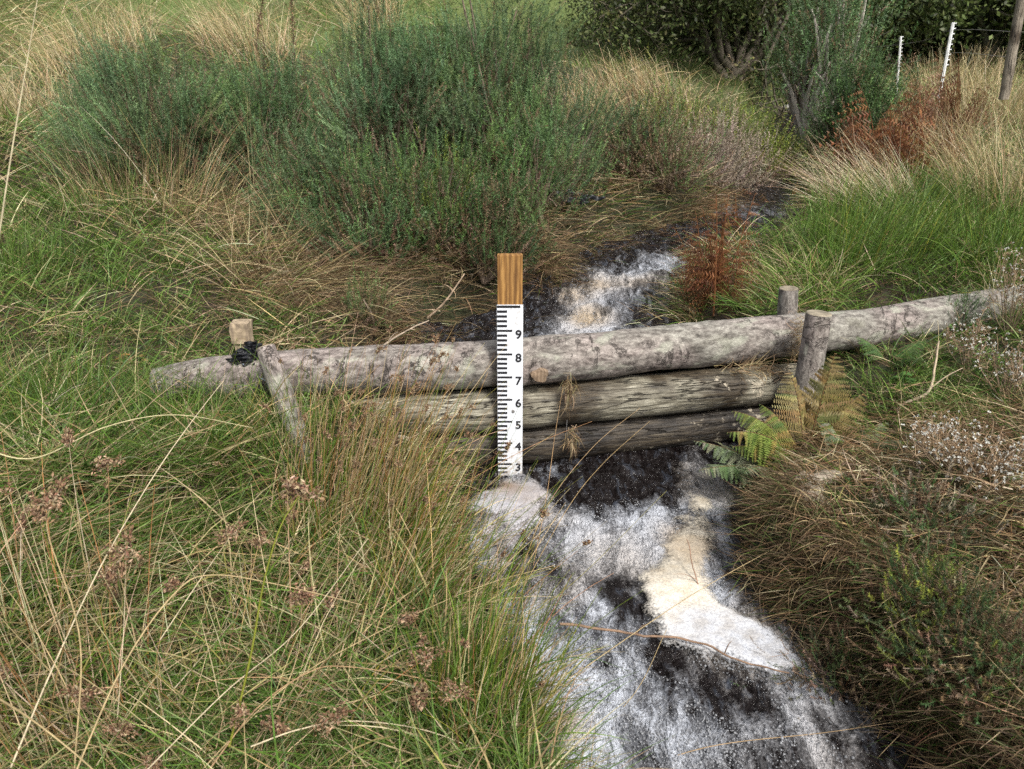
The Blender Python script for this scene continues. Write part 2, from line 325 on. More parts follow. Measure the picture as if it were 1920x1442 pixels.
M_ROCK = m_rock(); M_BLUE = m_solid('pale_blue_twine', (.35, .45, .55), .7)

# ------------------------------------------------------------------ stream course and terrain
def PL(lst, z0, z1, v0, v1):
    return [P(u, v, z0 + (z1 - z0) * (v - v0) / (v1 - v0)) for u, v in lst]
# stream cross sections from downstream to upstream: left bank x,y ; right bank x,y ; water level
SEC = []
for (lu, lv, ru, rv, z) in [(1150, 1640, 1760, 1640, .15), (1085, 1442, 1700, 1442, .17), (1035, 1330, 1610, 1330, .19), (960, 1230, 1500, 1230, .205), (900, 1130, 1368, 1130, .22),
                            (850, 1030, 1350, 1030, .23), (840, 940, 1368, 940, .24), (815, 880, 1412, 870, .25)]:
    SEC.append((P(lu, lv, z)[:2], P(ru, rv, z)[:2], z))
SEC += [((-.48, .28), (1.2, .42), .25)]
UP = [((-.62, .45), (1.05, .62), .53), ((-.56, 1.02), (.84, .95), .55), ((-.02, 1.22), (.88, 1.2), .58), ((.20, 1.6), (1.02, 1.55), .65), ((.34, 1.9), (1.18, 2.0), .70), ((.72, 2.42), (1.42, 2.35), .74),
      ((1.35, 2.95), (1.95, 2.65), .78), ((1.75, 3.5), (2.4, 3.4), .80), ((2.0, 4.4), (2.7, 4.3), .84), ((2.4, 5.6), (2.75, 5.5), .88), ((3.3, 8), (3.7, 7.8), 1.0), ((4.3, 10.2), (5.0, 10), 1.15), ((6, 14), (6.8, 14), 1.4)]
def chain(secs): return [(np.array(l), np.array(r), z) for l, r, z in secs]
CH = chain(SEC) + chain(UP); NS = len(SEC)
def stream_field(x, y):
    """signed distance outside the water (negative inside) and water level, from polygon chain"""
    best = np.full(x.shape, 1e9); zw = np.zeros(x.shape); p = np.stack([x, y], -1)
    for i in range(len(CH) - 1):
        l0, r0, z0 = CH[i]; l1, r1, z1 = CH[i + 1]
        c0 = (l0 + r0) / 2; c1 = (l1 + r1) / 2; w0 = np.linalg.norm(r0 - l0) / 2; w1 = np.linalg.norm(r1 - l1) / 2
        d = c1 - c0; L = d @ d; t = np.clip(((p - c0) @ d) / L, 0, 1)
        q = c0 + t[..., None] * d; dist = np.linalg.norm(p - q, axis=-1) - (w0 + (w1 - w0) * t)
        z = z0 + (z1 - z0) * t
        m = dist < best; best = np.where(m, dist, best); zw = np.where(m, z, zw)
    return best, zw
BK = np.array([(-1.5, -2, .32), (-3, -2.5, .40), (-.9, -1.6, .28), (-.6, -.9, .34), (-1.5, -.8, .45), (-.75, -.35, .34), (-1.3, .1, .56), (-.9, -.12, .42), (-1.25, -.25, .50), (1.3, .28, .34), (1.1, -.2, .44), (1.3, -.1, .48), (-2.5, -.5, .62), (-2.6, .6, .80), (-1.2, .9, .74), (-1.8, 1.6, .85),
               (-.9, 1.5, .75), (-2.5, 2.5, 1.0), (-.5, 2, .80), (-4, 1, 1.0), (-4.5, 4, 1.45), (-2, 4.5, 1.35), (0, 3.2, .98), (.45, 3.1, 1.02), (.0, 1.75, .88), (.15, 2.2, .96), (1.1, 3.7, 1.12), (0, 6, 1.6), (-4, 8, 2.3), (-1, 9, 2.5), (1, 8, 1.95), (1.3, 4.3, 1.05), (-9, 5, 1.9), (-10, 12, 3.6), (-2, 14, 4.0),
               (2, 11, 2.3), (2, 6, 1.1), (0, -3.5, .3), (1.3, -3, .3), (1.6, -1.6, .38), (1.15, -1.0, .40), (1.0, -.4, .46), (1.6, -.6, .60), (2.3, -.6, .80), (1.62, .22, .66), (2.1, .42, .64), (2.7, .5, .74), (1.9, .2, .62), (1.3, 1.0, .72), (1.5, 1.9, .86), (2.3, 1.6, .92), (3.4, 1.2, 1.0),
               (2.4, 2.9, .97), (3.5, 4, 1.06), (5, 3, 1.15), (3.3, 6.3, 1.1), (6, 6, 1.3), (9, 4, 1.5), (5.2, 9, 1.35), (8, 10, 1.65), (10, 16, 2.2), (3, 14, 2.4), (5.5, 15, 1.9), (0, 24, 6.5), (-12, 25, 7.5), (8, 28, 4.5), (18, 20, 3.5), (18, 5, 2.2), (40, 30, 5), (-40, 30, 9), (0, 60, 14), (40, 60, 10), (-40, 60, 15),
               (-5, -6, .5), (5, -5, .9), (-12, -3, 1.4), (-30, -20, 2), (30, -20, 2), (0, -30, .5)])
def bank(x, y):
    num = np.zeros(x.shape); den = np.zeros(x.shape)
    for bx, by, bz in BK:
        d2 = (x - bx) ** 2 + (y - by) ** 2; s = .12 + .03 * (bx * bx + by * by) ** .5
        w = 1 / (d2 + s * s) ** 1.6; num += w * bz; den += w
    return num / den
def height(x, y):
    x = np.asarray(x, float); y = np.asarray(y, float)
    d, zw = stream_field(x, y); b = bank(x, y)
    b = b + (n2(x, y, 1.1, 3, 2) - .5) * .16 + (n2(x, y, 6, 5, 2) - .5) * .05
    rr = np.sqrt(x * x + y * y); wb = .17 + .04 * np.clip(rr - 1, 0, 10)
    dn = d + (n2(x, y, 5, 9, 2) - .5) * .08
    t = sstep(-.03, 1, dn / wb)
    bed = zw - .16
    h = bed + (np.maximum(b, zw + .04) - bed) * t
    return h
def hz(x, y): return float(height(np.array([x]), np.array([y]))[0])
def axis_(n, lim, c, k):
    t = np.linspace(-1, 1, n); return c + lim * np.sinh(k * t) / math.sinh(k)
gx = axis_(430, 90, .2, 5.6); gy = axis_(430, 90, .2, 5.6)
X, Y = np.meshgrid(gx, gy); Z = height(X, Y); n = len(gx)
i = np.arange(n - 1); I, J = np.meshgrid(i, i); F = np.stack([J * n + I, J * n + I + 1, (J + 1) * n + I + 1, (J + 1) * n + I], -1).reshape(-1, 4)
mb = MB(); mb.add(np.stack([X, Y, Z], -1), F)
n_g = n
tag(mb.build('ground', M_GROUND, smooth=True, attrs={'far': sstep(6, 12, np.sqrt(X ** 2 + Y ** 2)).ravel() * .8}), 'grassy stream banks rising to a green hillside', kind='structure')

# ------------------------------------------------------------------ water
FOAM = [  # u, v, radius px, strength
    (1350, 1120, 60, .5), (1420, 1175, 60, .45), (1270, 1165, 55, .4), (1340, 1240, 55, .4), (1470, 1270, 60, .4), (1345, 1010, 40, .5), (1355, 930, 40, .6), (1290, 1270, 60, .2), (1400, 1300, 70, .15),
    (1060, 1330, 150, .28), (1180, 1370, 170, .22), (1050, 1120, 110, .22), (1450, 1400, 170, .22), (1160, 1010, 120, .2), (1350, 1380, 90, .12),
    (1180, 1040, 110, .55), (1250, 985, 80, .6), (1315, 890, 50, 1.1), (1310, 940, 40, .8), (1090, 1010, 70, .45), (960, 905, 38, .8), (925, 990, 50, .6), (1010, 965, 60, .5), (935, 1060, 55, .6), (965, 1140, 55, .55), (1000, 1220, 40, .8), (1000, 1290, 45, .6),
    (1080, 1140, 60, .4), (1100, 1200, 70, .42), (1180, 1260, 60, .42), (1090, 1300, 60, .5), (1075, 1390, 60, .75), (1140, 1420, 60, .55), (1120, 1350, 50, .4), (1260, 1370, 60, .45), (1380, 1420, 70, .3), (1500, 1360, 60, .35), (1560, 1440, 60, .45),
    (1235, 1150, 40, .5), (1480, 1290, 50, .35), (1560, 1320, 50, .35), (1080, 880, 40, .35), (850, 880, 16, .8), (890, 950, 40, .3), (1290, 1060, 50, .8), (1320, 1150, 50, .8), (1410, 1220, 50, .8), (1200, 960, 40, .3),
    (1190, 885, 62, -1.0), (1120, 900, 40, -.5), (1140, 1110, 38, -.7), (1200, 1135, 30, -.5), (1350, 1300, 55, -.5), (1250, 1230, 40, -.4), (1450, 1320, 60, -.4), (1130, 1250, 22, -.4), (860, 910, 30, -.3)]
FOAMU = [(1130, 540, 90, .35), (1210, 500, 70, .3), (1110, 600, 80, .25), (1400, 400, 80, .3),(1090, 585, 45, .75), (1130, 510, 50, .5), (1200, 500, 40, .55), (1250, 480, 40, .8), (1060, 610, 50, .4), (1170, 600, 60, .35), (1080, 540, 40, .5), (1390, 385, 40, .2), (1240, 540, 40, .3), (1120, 550, 40, .35), (980, 630, 40, .1), (1400, 400, 50, .12), (1210, 565, 35, -.2), (1490, 245, 40, .6)]
def foam_at(x, y, lst, zz):
    f = np.zeros(x.shape)
    for u, v, r, s in lst:
        p = P(u, v, zz(v)); q = P(u + r, v, zz(v)); rr = abs(q[0] - p[0])
        e = ((x - p[0]) / rr) ** 2 + ((y - p[1]) / (rr * 1.25)) ** 2
        f += s * np.exp(-e * .9)
    return f
def water_sheet(name, secs, label, lst, zz, nx, ny, turb):
    s = chain(secs); mb = MB(); t = np.linspace(0, len(s) - 1.0001, ny); V = []
    for tt in t:
        i = int(tt); f = tt - i; l = s[i][0] * (1 - f) + s[i + 1][0] * f; r = s[i][1] * (1 - f) + s[i + 1][1] * f; z = s[i][2] * (1 - f) + s[i + 1][2] * f
        e = .18; a = np.linspace(-e, 1 + e, nx)[:, None]
        V.append(np.concatenate([l + (r - l) * a, np.full((nx, 1), z)], 1))
    V = np.array(V); x, y = V[..., 0], V[..., 1]; fo = foam_at(x, y, lst, zz)
    rip = (n2(x, y, 9, 21, 3) - .5) * .05 + (n2(x, y, 32, 23, 2) - .5) * .014
    V[..., 2] += turb(x, y) * rip + np.clip(fo, 0, 1.2) * .012 * n2(x, y, 26, 31, 2)
    I, J = np.meshgrid(np.arange(nx - 1), np.arange(ny - 1)); F = np.stack([J * nx + I, J * nx + I + 1, (J + 1) * nx + I + 1, (J + 1) * nx + I], -1).reshape(-1, 4)
    # foam tint: white, turning cream-brown in places
    cr = np.clip(n2(x, y, 3.0, 41, 2) * 1.6 - .6, 0, 1)[..., None]
    if name == 'stream_water':
        for (u, v, r) in ((945, 915, 35), (1290, 1010, 50), (1050, 1330, 30)):
            p = P(u, v, .24); cr = np.maximum(cr, np.exp(-(((x - p[0]) ** 2 + (y - p[1]) ** 2) / (r / 1450 * 3.2) ** 2))[..., None])
    else:
        p = P(1100, 590, .6); cr = np.maximum(cr, np.exp(-(((x - p[0]) ** 2 + (y - p[1]) ** 2) / .16 ** 2))[..., None])
    c = (1 - cr) * np.array([.47, .50, .56]) + cr * np.array([.42, .335, .235])
    mb.add(V, F, c.reshape(-1, 3))
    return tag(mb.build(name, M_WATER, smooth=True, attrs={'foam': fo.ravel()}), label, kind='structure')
zd = lambda v: .25 - .08 * (v - 860) / 580
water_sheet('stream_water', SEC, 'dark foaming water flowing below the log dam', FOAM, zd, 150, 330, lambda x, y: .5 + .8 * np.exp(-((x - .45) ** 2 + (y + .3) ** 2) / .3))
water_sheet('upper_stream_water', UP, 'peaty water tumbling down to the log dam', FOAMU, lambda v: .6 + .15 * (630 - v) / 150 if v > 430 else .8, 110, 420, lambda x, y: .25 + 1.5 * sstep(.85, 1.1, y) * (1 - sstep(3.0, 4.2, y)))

def bubbles(name, label, secs, lst, zz, n, seed):
    rs = np.random.RandomState(seed); s = chain(secs); tt = rs.uniform(0, len(s) - 1.001, n); i = tt.astype(int); f = (tt - i)[:, None]
    Lp = np.array([q[0] for q in s]); Rp = np.array([q[1] for q in s]); zp = np.array([q[2] for q in s]); l = Lp[i] * (1 - f) + Lp[i + 1] * f; rr = Rp[i] * (1 - f) + Rp[i + 1] * f; z = zp[i] * (1 - f[:, 0]) + zp[i + 1] * f[:, 0]
    p = l + (rr - l) * rs.rand(n, 1); x, y = p[:, 0], p[:, 1]; f0 = foam_at(x, y, lst, zz); fo = f0 + (n2(x, y, 9, 61, 3) - .5) * 1.2; k = (rs.rand(n) < np.clip(fo * 1.2 - .25, 0, 1)) & (f0 > .36); x, y, z, fo = x[k], y[k], z[k], fo[k]; m = len(x)
    r = np.exp(rs.normal(-6.35, .4, m)); r = np.clip(r, .0010, .0050); a = np.arange(8) * 2 * PI / 8; el = np.array([0, .55, 1.1]); U = np.array([[math.cos(e) * math.cos(t_), math.cos(e) * math.sin(t_), math.sin(e)] for e in el for t_ in a] + [[0, 0, 1]])
    V = np.stack([x, y, z + .002 + rs.uniform(0, .008, m)], 1)[:, None] + U[None] * r[:, None, None]; j = np.arange(8); Fq = np.concatenate([np.stack([j + q * 8, (j + 1) % 8 + q * 8, (j + 1) % 8 + (q + 1) * 8, j + (q + 1) * 8], 1) for q in (0, 1)]); Ft = np.stack([j + 16, (j + 1) % 8 + 16, np.full(8, 24)], 1)
    c = np.repeat(rs.uniform(.24, .42, (m, 1)) * np.array([.95, .98, 1.04]), 25, 0); mb = MB(); mb.add(V.reshape(-1, 3), (Fq[None] + np.arange(m)[:, None, None] * 25).reshape(-1, 4), c); mb.f[3].append((Ft[None] + np.arange(m)[:, None, None] * 25).reshape(-1, 3))
    return tag(mb.build(name, M_BUBBLE, smooth=True), label, 'foam', kind='stuff')
M_BUBBLE, _t, _b = mat('bubble_film'); _a = N(_t, 'Attribute', attribute_name='Col'); _t.links.new(_a.outputs['Color'], _b.inputs['Base Color']); _b.inputs['Roughness'].default_value = .3; _b.inputs['Transmission Weight'].default_value = .35; _b.inputs['IOR'].default_value = 1.2; _b.inputs['Coat Weight'].default_value = .1
bubbles('foam_bubbles', 'small bubbles floating on the stream below the dam', SEC, FOAM, zd, 30000, 5)
bubbles('upper_foam_bubbles', 'small bubbles on the tumbling water above the dam', UP[1:7], FOAMU, lambda v: .6 + .15 * (630 - v) / 150 if v > 430 else .8, 9000, 6)

# dense foam banks and heaps: closed heightfields
def foam_heap(name, label, blobs, res=.008, hmax=.05, tints=None, zbase=None, rough=1.0):
    pts = [(P(u, v, z)[0], P(u, v, z)[1], z, r / 1450 * 3.4, s) for u, v, z, r, s in blobs]
    x0 = min(p[0] - p[3] * 2 for p in pts); x1 = max(p[0] + p[3] * 2 for p in pts); y0 = min(p[1] - p[3] * 2.5 for p in pts); y1 = max(p[1] + p[3] * 2.5 for p in pts)
    xs = np.arange(x0, x1, res); ys = np.arange(y0, y1, res); x, y = np.meshgrid(xs, ys); f = np.zeros(x.shape); zs = np.zeros(x.shape); ws = np.zeros(x.shape) + 1e-6
    for px, py, z, r, s in pts:
        e = np.exp(-(((x - px) / r) ** 2 + ((y - py) / (r * 1.3)) ** 2)); f = f + s * e * .8; zs += z * e; ws += e
    g = np.minimum(f, 1.25) + (n2(x, y, 11, 51, 4) - .5) * .75 * rough; h = np.clip(g - .38, -.02, 1); zb = zs / ws
    if zbase == 'ground': zb = height(x, y) + .004
    z = zb + .012 + hmax * sstep(0, .5, h) * (.7 + .6 * n2(x, y, 10, 55, 2)) + (n2(x, y, 45, 58, 2) - .5) * .003
    keep = (h > 0); k = keep[:-1, :-1] | keep[1:, :-1] | keep[:-1, 1:] | keep[1:, 1:]
    nx = len(xs); J, I = np.nonzero(k); F = np.stack([J * nx + I, J * nx + I + 1, (J + 1) * nx + I + 1, (J + 1) * nx + I], -1)
    z = np.where(keep, z, zb + .004)
    used, inv = np.unique(F.ravel(), return_inverse=True); V = np.stack([x, y, z], -1).reshape(-1, 3)[used]
    tc = np.zeros((len(V), 3)); tw = np.zeros((len(V), 1)) + 1e-9
    for (u, v, zz, c) in tints:
        p = P(u, v, zz); w = 1 / (((V[:, 0] - p[0]) ** 2 + (V[:, 1] - p[1]) ** 2) + .002)[:, None] ** 1.5; tc += w * np.array(c); tw += w
    mb = MB(); mb.add(V, inv.reshape(-1, 4), tc / tw)
    return tag(mb.build(name, M_FOAM, smooth=True, attrs={'thick': np.clip(h, 0, 1).ravel()[used]}), label, 'foam', kind='stuff')
CR, WH, TN = (.50, .46, .38), (.53, .55, .59), (.43, .36, .27)
foam_heap('foam_bank', 'cream and white foam packed along the right edge of the stream below the dam',
          [(1325, 900, .25, 22, .8), (1318, 945, .25, 26, .9), (1310, 985, .25, 30, 1), (1290, 1030, .245, 38, 1), (1275, 1080, .24, 42, 1), (1280, 1130, .235, 42, 1), (1320, 1170, .23, 42, 1), (1370, 1195, .22, 40, 1), (1415, 1215, .215, 36, 1), (1460, 1240, .21, 26, 1), (1300, 1200, .225, 30, .9), (1245, 1110, .24, 28, .8)],
          hmax=.010, res=.006, rough=1.25, tints=[(1300, 990, .25, CR), (1295, 1040, .25, TN), (1265, 1070, .25, CR), (1290, 1120, .24, (.78, .72, .6)), (1320, 1170, .23, WH), (1400, 1210, .22, WH), (1460, 1240, .21, WH)])
foam_heap('foam_patch', 'lumpy cream foam stranded on the right bank under the ferns', [(1430, 900, .42, 26, .8), (1475, 915, .45, 36, .9), (1530, 950, .48, 26, .8), (1560, 900, .5, 26, .8), (1490, 965, .45, 24, .8)], zbase='ground', hmax=.03, tints=[(1480, 930, .45, (.36, .31, .24)), (1560, 900, .5, (.40, .35, .28))], rough=2.2)
foam_heap('foam_heap', 'white foam heaped at the foot of the gauge board', [(960, 932, .25, 36, .8), (925, 950, .245, 50, .7), (995, 935, .25, 44, .65), (940, 1000, .24, 50, .6), (1010, 980, .24, 50, .55)], hmax=.014, rough=1.6, tints=[(960, 900, .25, (.42, .42, .44)), (950, 915, .25, (.26, .17, .10)), (985, 905, .25, (.42, .42, .44)), (900, 940, .25, (.44, .44, .47)), (930, 950, .25, (.44, .44, .47))])
foam_heap('foam_clot', 'dirty cream foam clot among the rushes left of the gauge', [(740, 850, .30, 28, 1), (765, 862, .29, 22, .9), (712, 842, .31, 18, .9)], zbase='ground', hmax=.05, tints=[(740, 850, .3, (.62, .56, .44))])

# ------------------------------------------------------------------ log dam
def frame_from(p0, p1):
    x = (Vector(p1) - Vector(p0)); L = x.length; x.normalize(); up = Vector((0, 0, 1)); y = up.cross(x)
    if y.length < .3: y = Vector((0, 1, 0)).cross(x)
    y.normalize(); z = x.cross(y); m = Matrix((x, y, z)).transposed().to_4x4(); m.translation = Vector(p0); return m, L
def log_obj(name, path, rad, seed, m, cutm=None, parent=None, lump=.012, k=72, step=.012, ends=True, groove=0.0, knots=()):
    """a round pole: path in world, local axes along it, uneven surface"""
    M, L = frame_from(path[0], path[-1]); Mi = M.inverted(); pl = np.array([Mi @ Vector(p) for p in path])
    n = max(8, int(L / step)); pts = smooth_path(pl, n); rad = np.interp(np.linspace(0, 1, n), np.linspace(0, 1, len(rad)), rad)
    a = np.arange(k) * 2 * PI / k; ca, sa = np.cos(a), np.sin(a)
    q = np.stack([np.repeat(pts[:, :1], k, 1), (rad[:, None] * ca), (rad[:, None] * sa)], -1); qf = q.reshape(-1, 3) * np.array([.6, 1, 1])
    dr = (noise(qf, 7, seed, 3) - .5) * lump * 2 + (noise(qf, 40, seed + 3, 2) - .5) * lump * .45
    if groove: dr += -np.clip(noise(q.reshape(-1, 3) * np.array([.06, 1, 1]), 60, seed + 5, 2) - .55, 0, 1) * groove
    r = rad[:, None] + dr.reshape(n, k)
    for kx, ka, kr, kh in knots:
        ang = np.angle(np.exp(1j * (a[None] - ka))); dd = ((pts[:, 0][:, None] - kx) ** 2 + (ang * rad[:, None]) ** 2) / kr ** 2; r += kh * np.exp(-dd)
    V = np.stack([np.repeat(pts[:, :1], k, 1), pts[:, 1:2] + r * ca, pts[:, 2:3] + r * sa], -1)
    i = np.arange(n - 1)[:, None] * k; j = np.arange(k)[None]; j2 = (j + 1) % k
    mb = MB(); mb.add(V.reshape(-1, 3), np.stack([i + j, i + j2, i + k + j2, i + k + j], -1).reshape(-1, 4), (.5, .5, .5))
    o = mb.build(name, m, parent, smooth=True)
    caps = []
    for e in ((0, -1) if ends else ()):
        c = V[e].mean(0); mbc = MB(); rings = [V[e] * .999 + .001 * c, V[e] * .93 + c * .07 + np.array([(-.004 if e == 0 else .004), 0, 0]), V[e] * .5 + c * .5 + np.array([(-.005 if e == 0 else .005), 0, 0])]
        VV = np.concatenate(rings + [[c + np.array([(-.005 if e == 0 else .005), 0, 0])]]); jj = np.arange(k); q2 = np.concatenate([np.stack([jj + s * k, jj + (s + 1) * k, (jj + 1) % k + (s + 1) * k, (jj + 1) % k + s * k], 1) for s in (0, 1)])
        tr = np.stack([jj + 2 * k, np.full(k, 3 * k), (jj + 1) % k + 2 * k], 1)
        if e == -1: q2 = q2[:, ::-1]; tr = tr[:, ::-1]
        mbc.add(VV, q2); mbc.add(VV, tr)
        caps.append(mbc)
    return o, M, caps
def pole(name, path, rad, seed, m, label, cat, group=None, tilt_cap=None, **kw):
    root = empty(name, (0, 0, 0), label, cat, group)
    o, M, caps = log_obj('trunk' if cat == 'log' else 'shaft', path, rad, seed, m, parent=root, **kw)
    root.matrix_world = M
    for e, c in enumerate(caps):
        if cat != 'log' and e == 0: continue
        c.build('cut_end', M_CUT, root, smooth=False)
    return root
GL = 'logs stacked across the stream as a dam'
up = pole('dam_log', [(-1.50, .06, .635), (-1.28, .055, .678), (-.94, .05, .70), (-.01, .16, .705), (.7, .34, .71), (1.36, .52, .715), tuple(P(1620, 616, D=3.58)), tuple(P(1740, 596, D=3.68)), tuple(P(1830, 580, D=3.76)), tuple(P(1905, 570, D=3.84))], [.074, .084, .094, .101, .101, .099, .096, .094, .092, .090], 61, M_BARK,
          'long grey pink barked log on top of the dam between the stakes', 'log', GL, lump=.010, knots=((1.50, PI * 1.22, .04, .02), (2.3, PI * 1.1, .05, -.012), (.35, PI * 1.3, .05, .01)))
def knot(parent, wp, nrm, r, m):
    mb = MB(); a = np.arange(24) * 2 * PI / 24; n = Vector(nrm).normalized(); s = n.cross(Vector((0, 0, 1))).normalized(); u = s.cross(n)
    rr = r * (1 + .12 * np.sin(a * 3 + 1) + .08 * np.sin(a * 5)); wp = Vector(wp)
    R0 = [wp + s * math.cos(t) * q * 1.08 + u * math.sin(t) * q * .85 - n * .03 for t, q in zip(a, rr)]; R1 = [wp + s * math.cos(t) * q + u * math.sin(t) * q * .8 for t, q in zip(a, rr)]
    V = np.array([list(p) for p in R0 + R1 + [wp + n * .002]]); j = np.arange(24)
    mb.add(V, np.stack([j, (j + 1) % 24, (j + 1) % 24 + 24, j + 24], 1)); mb.add(V, np.stack([j + 24, (j + 1) % 24 + 24, np.full(24, 48)], 1))
    o = mb.build('knot', m, smooth=False); o.parent = parent; o.matrix_parent_inverse = parent.matrix_world.inverted(); return o
bpy.context.view_layer.update()
kp = P(1013, 706, D=3.01); knot(up, kp, (.1, -1, -.15), .034, M_KNOT)
pole('dam_log', [(-.95, .06, .49), (-.4, .09, .495), (0, .14, .50), (.7, .30, .505), (1.42, .46, .50)], [.082, .090, .094, .096, .094], 71, M_OLD,
     'weathered bare log in the middle of the dam, greenish grey grain', 'log', GL, lump=.009, groove=.012)
pole('dam_log', [(-.9, .07, .315), (0, .15, .32), (.6, .28, .325), (1.25, .42, .33)], [.08, .09, .088, .085], 81, M_WET,
     'dark wet lowest log of the dam lying just above the foam', 'log', GL, lump=.010, groove=.012)
GS = 'wooden stakes holding the dam logs'
pole('dam_stake', [P(590, 905, D=2.62), P(552, 800, D=2.69), P(534, 750, D=2.745), P(516, 700, D=2.79), P(498, 652, D=2.84)], [.036, .039, .042, .042, .038], 91, M_BARK, 'leaning round stake with grey bark in front of the left end of the dam', 'stake', GS, lump=.005, k=40, step=.008)
def post_at(u, v, D, r0, zb, seed, label, lean=(0, 0), bark=M_BARK):
    t = P(u, v, D=D); b = np.array([t[0] + lean[0], t[1] + lean[1], zb]); m1 = (t * .6 + b * .4) + np.array([.004, 0, 0])
    return pole('dam_stake', [b, m1, t], [r0 * 1.05, r0, r0 * .98], seed, bark, label, 'stake', GS, lump=.006, k=40, step=.008)
post_at(1536, 588, 3.18, .054, .25, 93, 'thick round stake with cracked bark in front of the right end of the dam', (-.03, -.02))
post_at(1479, 541, 3.66, .047, .45, 95, 'short round stake behind the right end of the upper log', (.02, 0))
# squared stake: split timber
def box_path(mb, c0, c1, wx, wy, col=(.5, .5, .5), n=12, seed=1, rough=.003):
    c0 = np.array(c0); c1 = np.array(c1); m = 6; V = []
    prof = []
    for sx, sy, ex, ey in ((-1, -1, 1, -1), (1, -1, 1, 1), (1, 1, -1, 1), (-1, 1, -1, -1)):
        for q in range(m): f = q / m; prof.append((sx + (ex - sx) * f, sy + (ey - sy) * f))
    prof = np.array(prof) * .5; prof *= np.where((np.abs(prof) > .49).all(1, keepdims=True), .95, 1.0)
    for q in range(n):
        f = q / (n - 1); c = c0 * (1 - f) + c1 * f; V.append(np.stack([c[0] + prof[:, 0] * wx, c[1] + prof[:, 1] * wy, np.full(len(prof), c[2])], 1))
    V = np.array(V); k = len(prof); V[:, :, :2] += ((noise(V.reshape(-1, 3), 30, seed, 2) - .5).reshape(n, k)[..., None]) * rough * 2
    i = np.arange(n - 1)[:, None] * k; j = np.arange(k)[None]; mb.add(V.reshape(-1, 3), np.stack([i + j, i + (j + 1) % k, i + k + (j + 1) % k, i + k + j], -1).reshape(-1, 4), col)
    top = np.concatenate([V[-1], [V[-1].mean(0) + np.array([0, 0, .003])]]); j = np.arange(k); mb.add(top, np.stack([j, (j + 1) % k, np.full(k, k)], 1), col)
M_SPLIT = m_cut('split_pale_timber', (.42, .33, .22), (.26, .20, .14))
t0 = P(451, 603, D=3.32)
sq = empty('dam_stake', t0, 'split square stake with pale sawn faces behind the left end of the dam', 'stake', GS)
mb = MB(); box_path(mb, (.012, .02, -.5), (.004, .004, -.085), .072, .07, seed=3, rough=.006); mb.build('shaft', M_SPLIT, sq)
mb = MB(); box_path(mb, (0, 0, -.092), (0, 0, 0), .082, .078, seed=5, n=6, rough=.005); mb.build('stake_head', M_SPLIT, sq)

# wire lashing, twine, polythene, caught debris
def ring(cx, cy, cz, r, ax, wob=.002, turns=1, seed=0):
    a = np.linspace(0, 2 * PI * turns, 40 * turns); x = np.linspace(-.004, .004, len(a)) * turns
    p = np.stack([cx + x * 1.0, cy + r * np.cos(a), cz + r * np.sin(a)], 1); return p
mb = MB(); yx = .235
c = P(1068, 680, D=3.0)
tube(mb, ring(c[0], .235, .705, .1085, None), .0016, k=5); tube(mb, np.array([[c[0], .13, .70], [c[0] + .003, .105, .55], [c[0], .118, .40], [c[0] - .004, .14, .28]]), .0016, k=5)
tag(mb.build('lashing_wire', M_WIRE, smooth=True), 'thin rusty wire lashed round the upper log right of the gauge', 'wire')
mb = MB(); a0 = P(468, 694, D=3.05); a1 = P(492, 712, D=2.93)
tube(mb, smooth_path([P(455, 682, D=2.93), P(474, 700, D=2.925), P(494, 712, D=2.90), P(512, 720, D=2.87)], 16), .002, k=5)
tag(mb.build('twine', M_BLUE, smooth=True), 'pale blue twine tied from the black plastic to the leaning stake', 'twine')
def crumple(name, ctr, half, seed, label, u=(1, 0, 0), w=(0, .6, .8), thick=.02, n=46, folds=2.0):
    u = np.array(u) / np.linalg.norm(u); w = np.array(w) / np.linalg.norm(w); nn = np.cross(u, w); a, b = np.meshgrid(np.linspace(-1, 1, n), np.linspace(-1, 1, n))
    q = np.stack([a, b, 0 * a], -1).reshape(-1, 3)
    edge = 1 + .35 * (noise(np.stack([np.arctan2(q[:, 1], q[:, 0]), 0 * q[:, 0], 0 * q[:, 0]], 1), 2.2, seed, 2) - .5) * 2
    rad = np.maximum(np.abs(q[:, 0]), np.abs(q[:, 1])); circ = q[:, :2] / np.maximum(np.linalg.norm(q[:, :2], axis=1, keepdims=True), 1e-6) * rad[:, None] * edge[:, None]
    h = (np.abs(noise(np.stack([circ[:, 0] * 1.2, circ[:, 1] * 3, 0 * rad], 1), folds, seed + 1, 1) - .5) * 3 + .5 * (1 - rad ** 3)) * thick
    Vt = ctr + circ[:, :1] * u * half[0] + circ[:, 1:] * w * half[1] + h[:, None] * nn * np.sign(nn[1] if abs(nn[1]) > .1 else 1) * -1
    I, J = np.meshgrid(np.arange(n - 1), np.arange(n - 1)); F = np.stack([J * n + I, J * n + I + 1, (J + 1) * n + I + 1, (J + 1) * n + I], -1).reshape(-1, 4)
    mb = MB(); mb.add(Vt, F); o = mb.build(name, M_PLASTIC, smooth=True); sol = o.modifiers.new('s', 'SOLIDIFY'); sol.thickness = .0015; return tag(o, label, 'plastic')
crumple('plastic_wrap', P(460, 672, D=2.96), (.060, .040), 3, 'black polythene wrapped round the squared stake on the upper log', w=(0, .35, .9), thick=.022)
crumple('plastic_wrap', P(482, 655, D=2.99), (.05, .035), 9, 'small black polythene flap beside the leaning stake', w=(0, .35, .9), thick=.022)
hp = P(1040, 412, D=5.0)

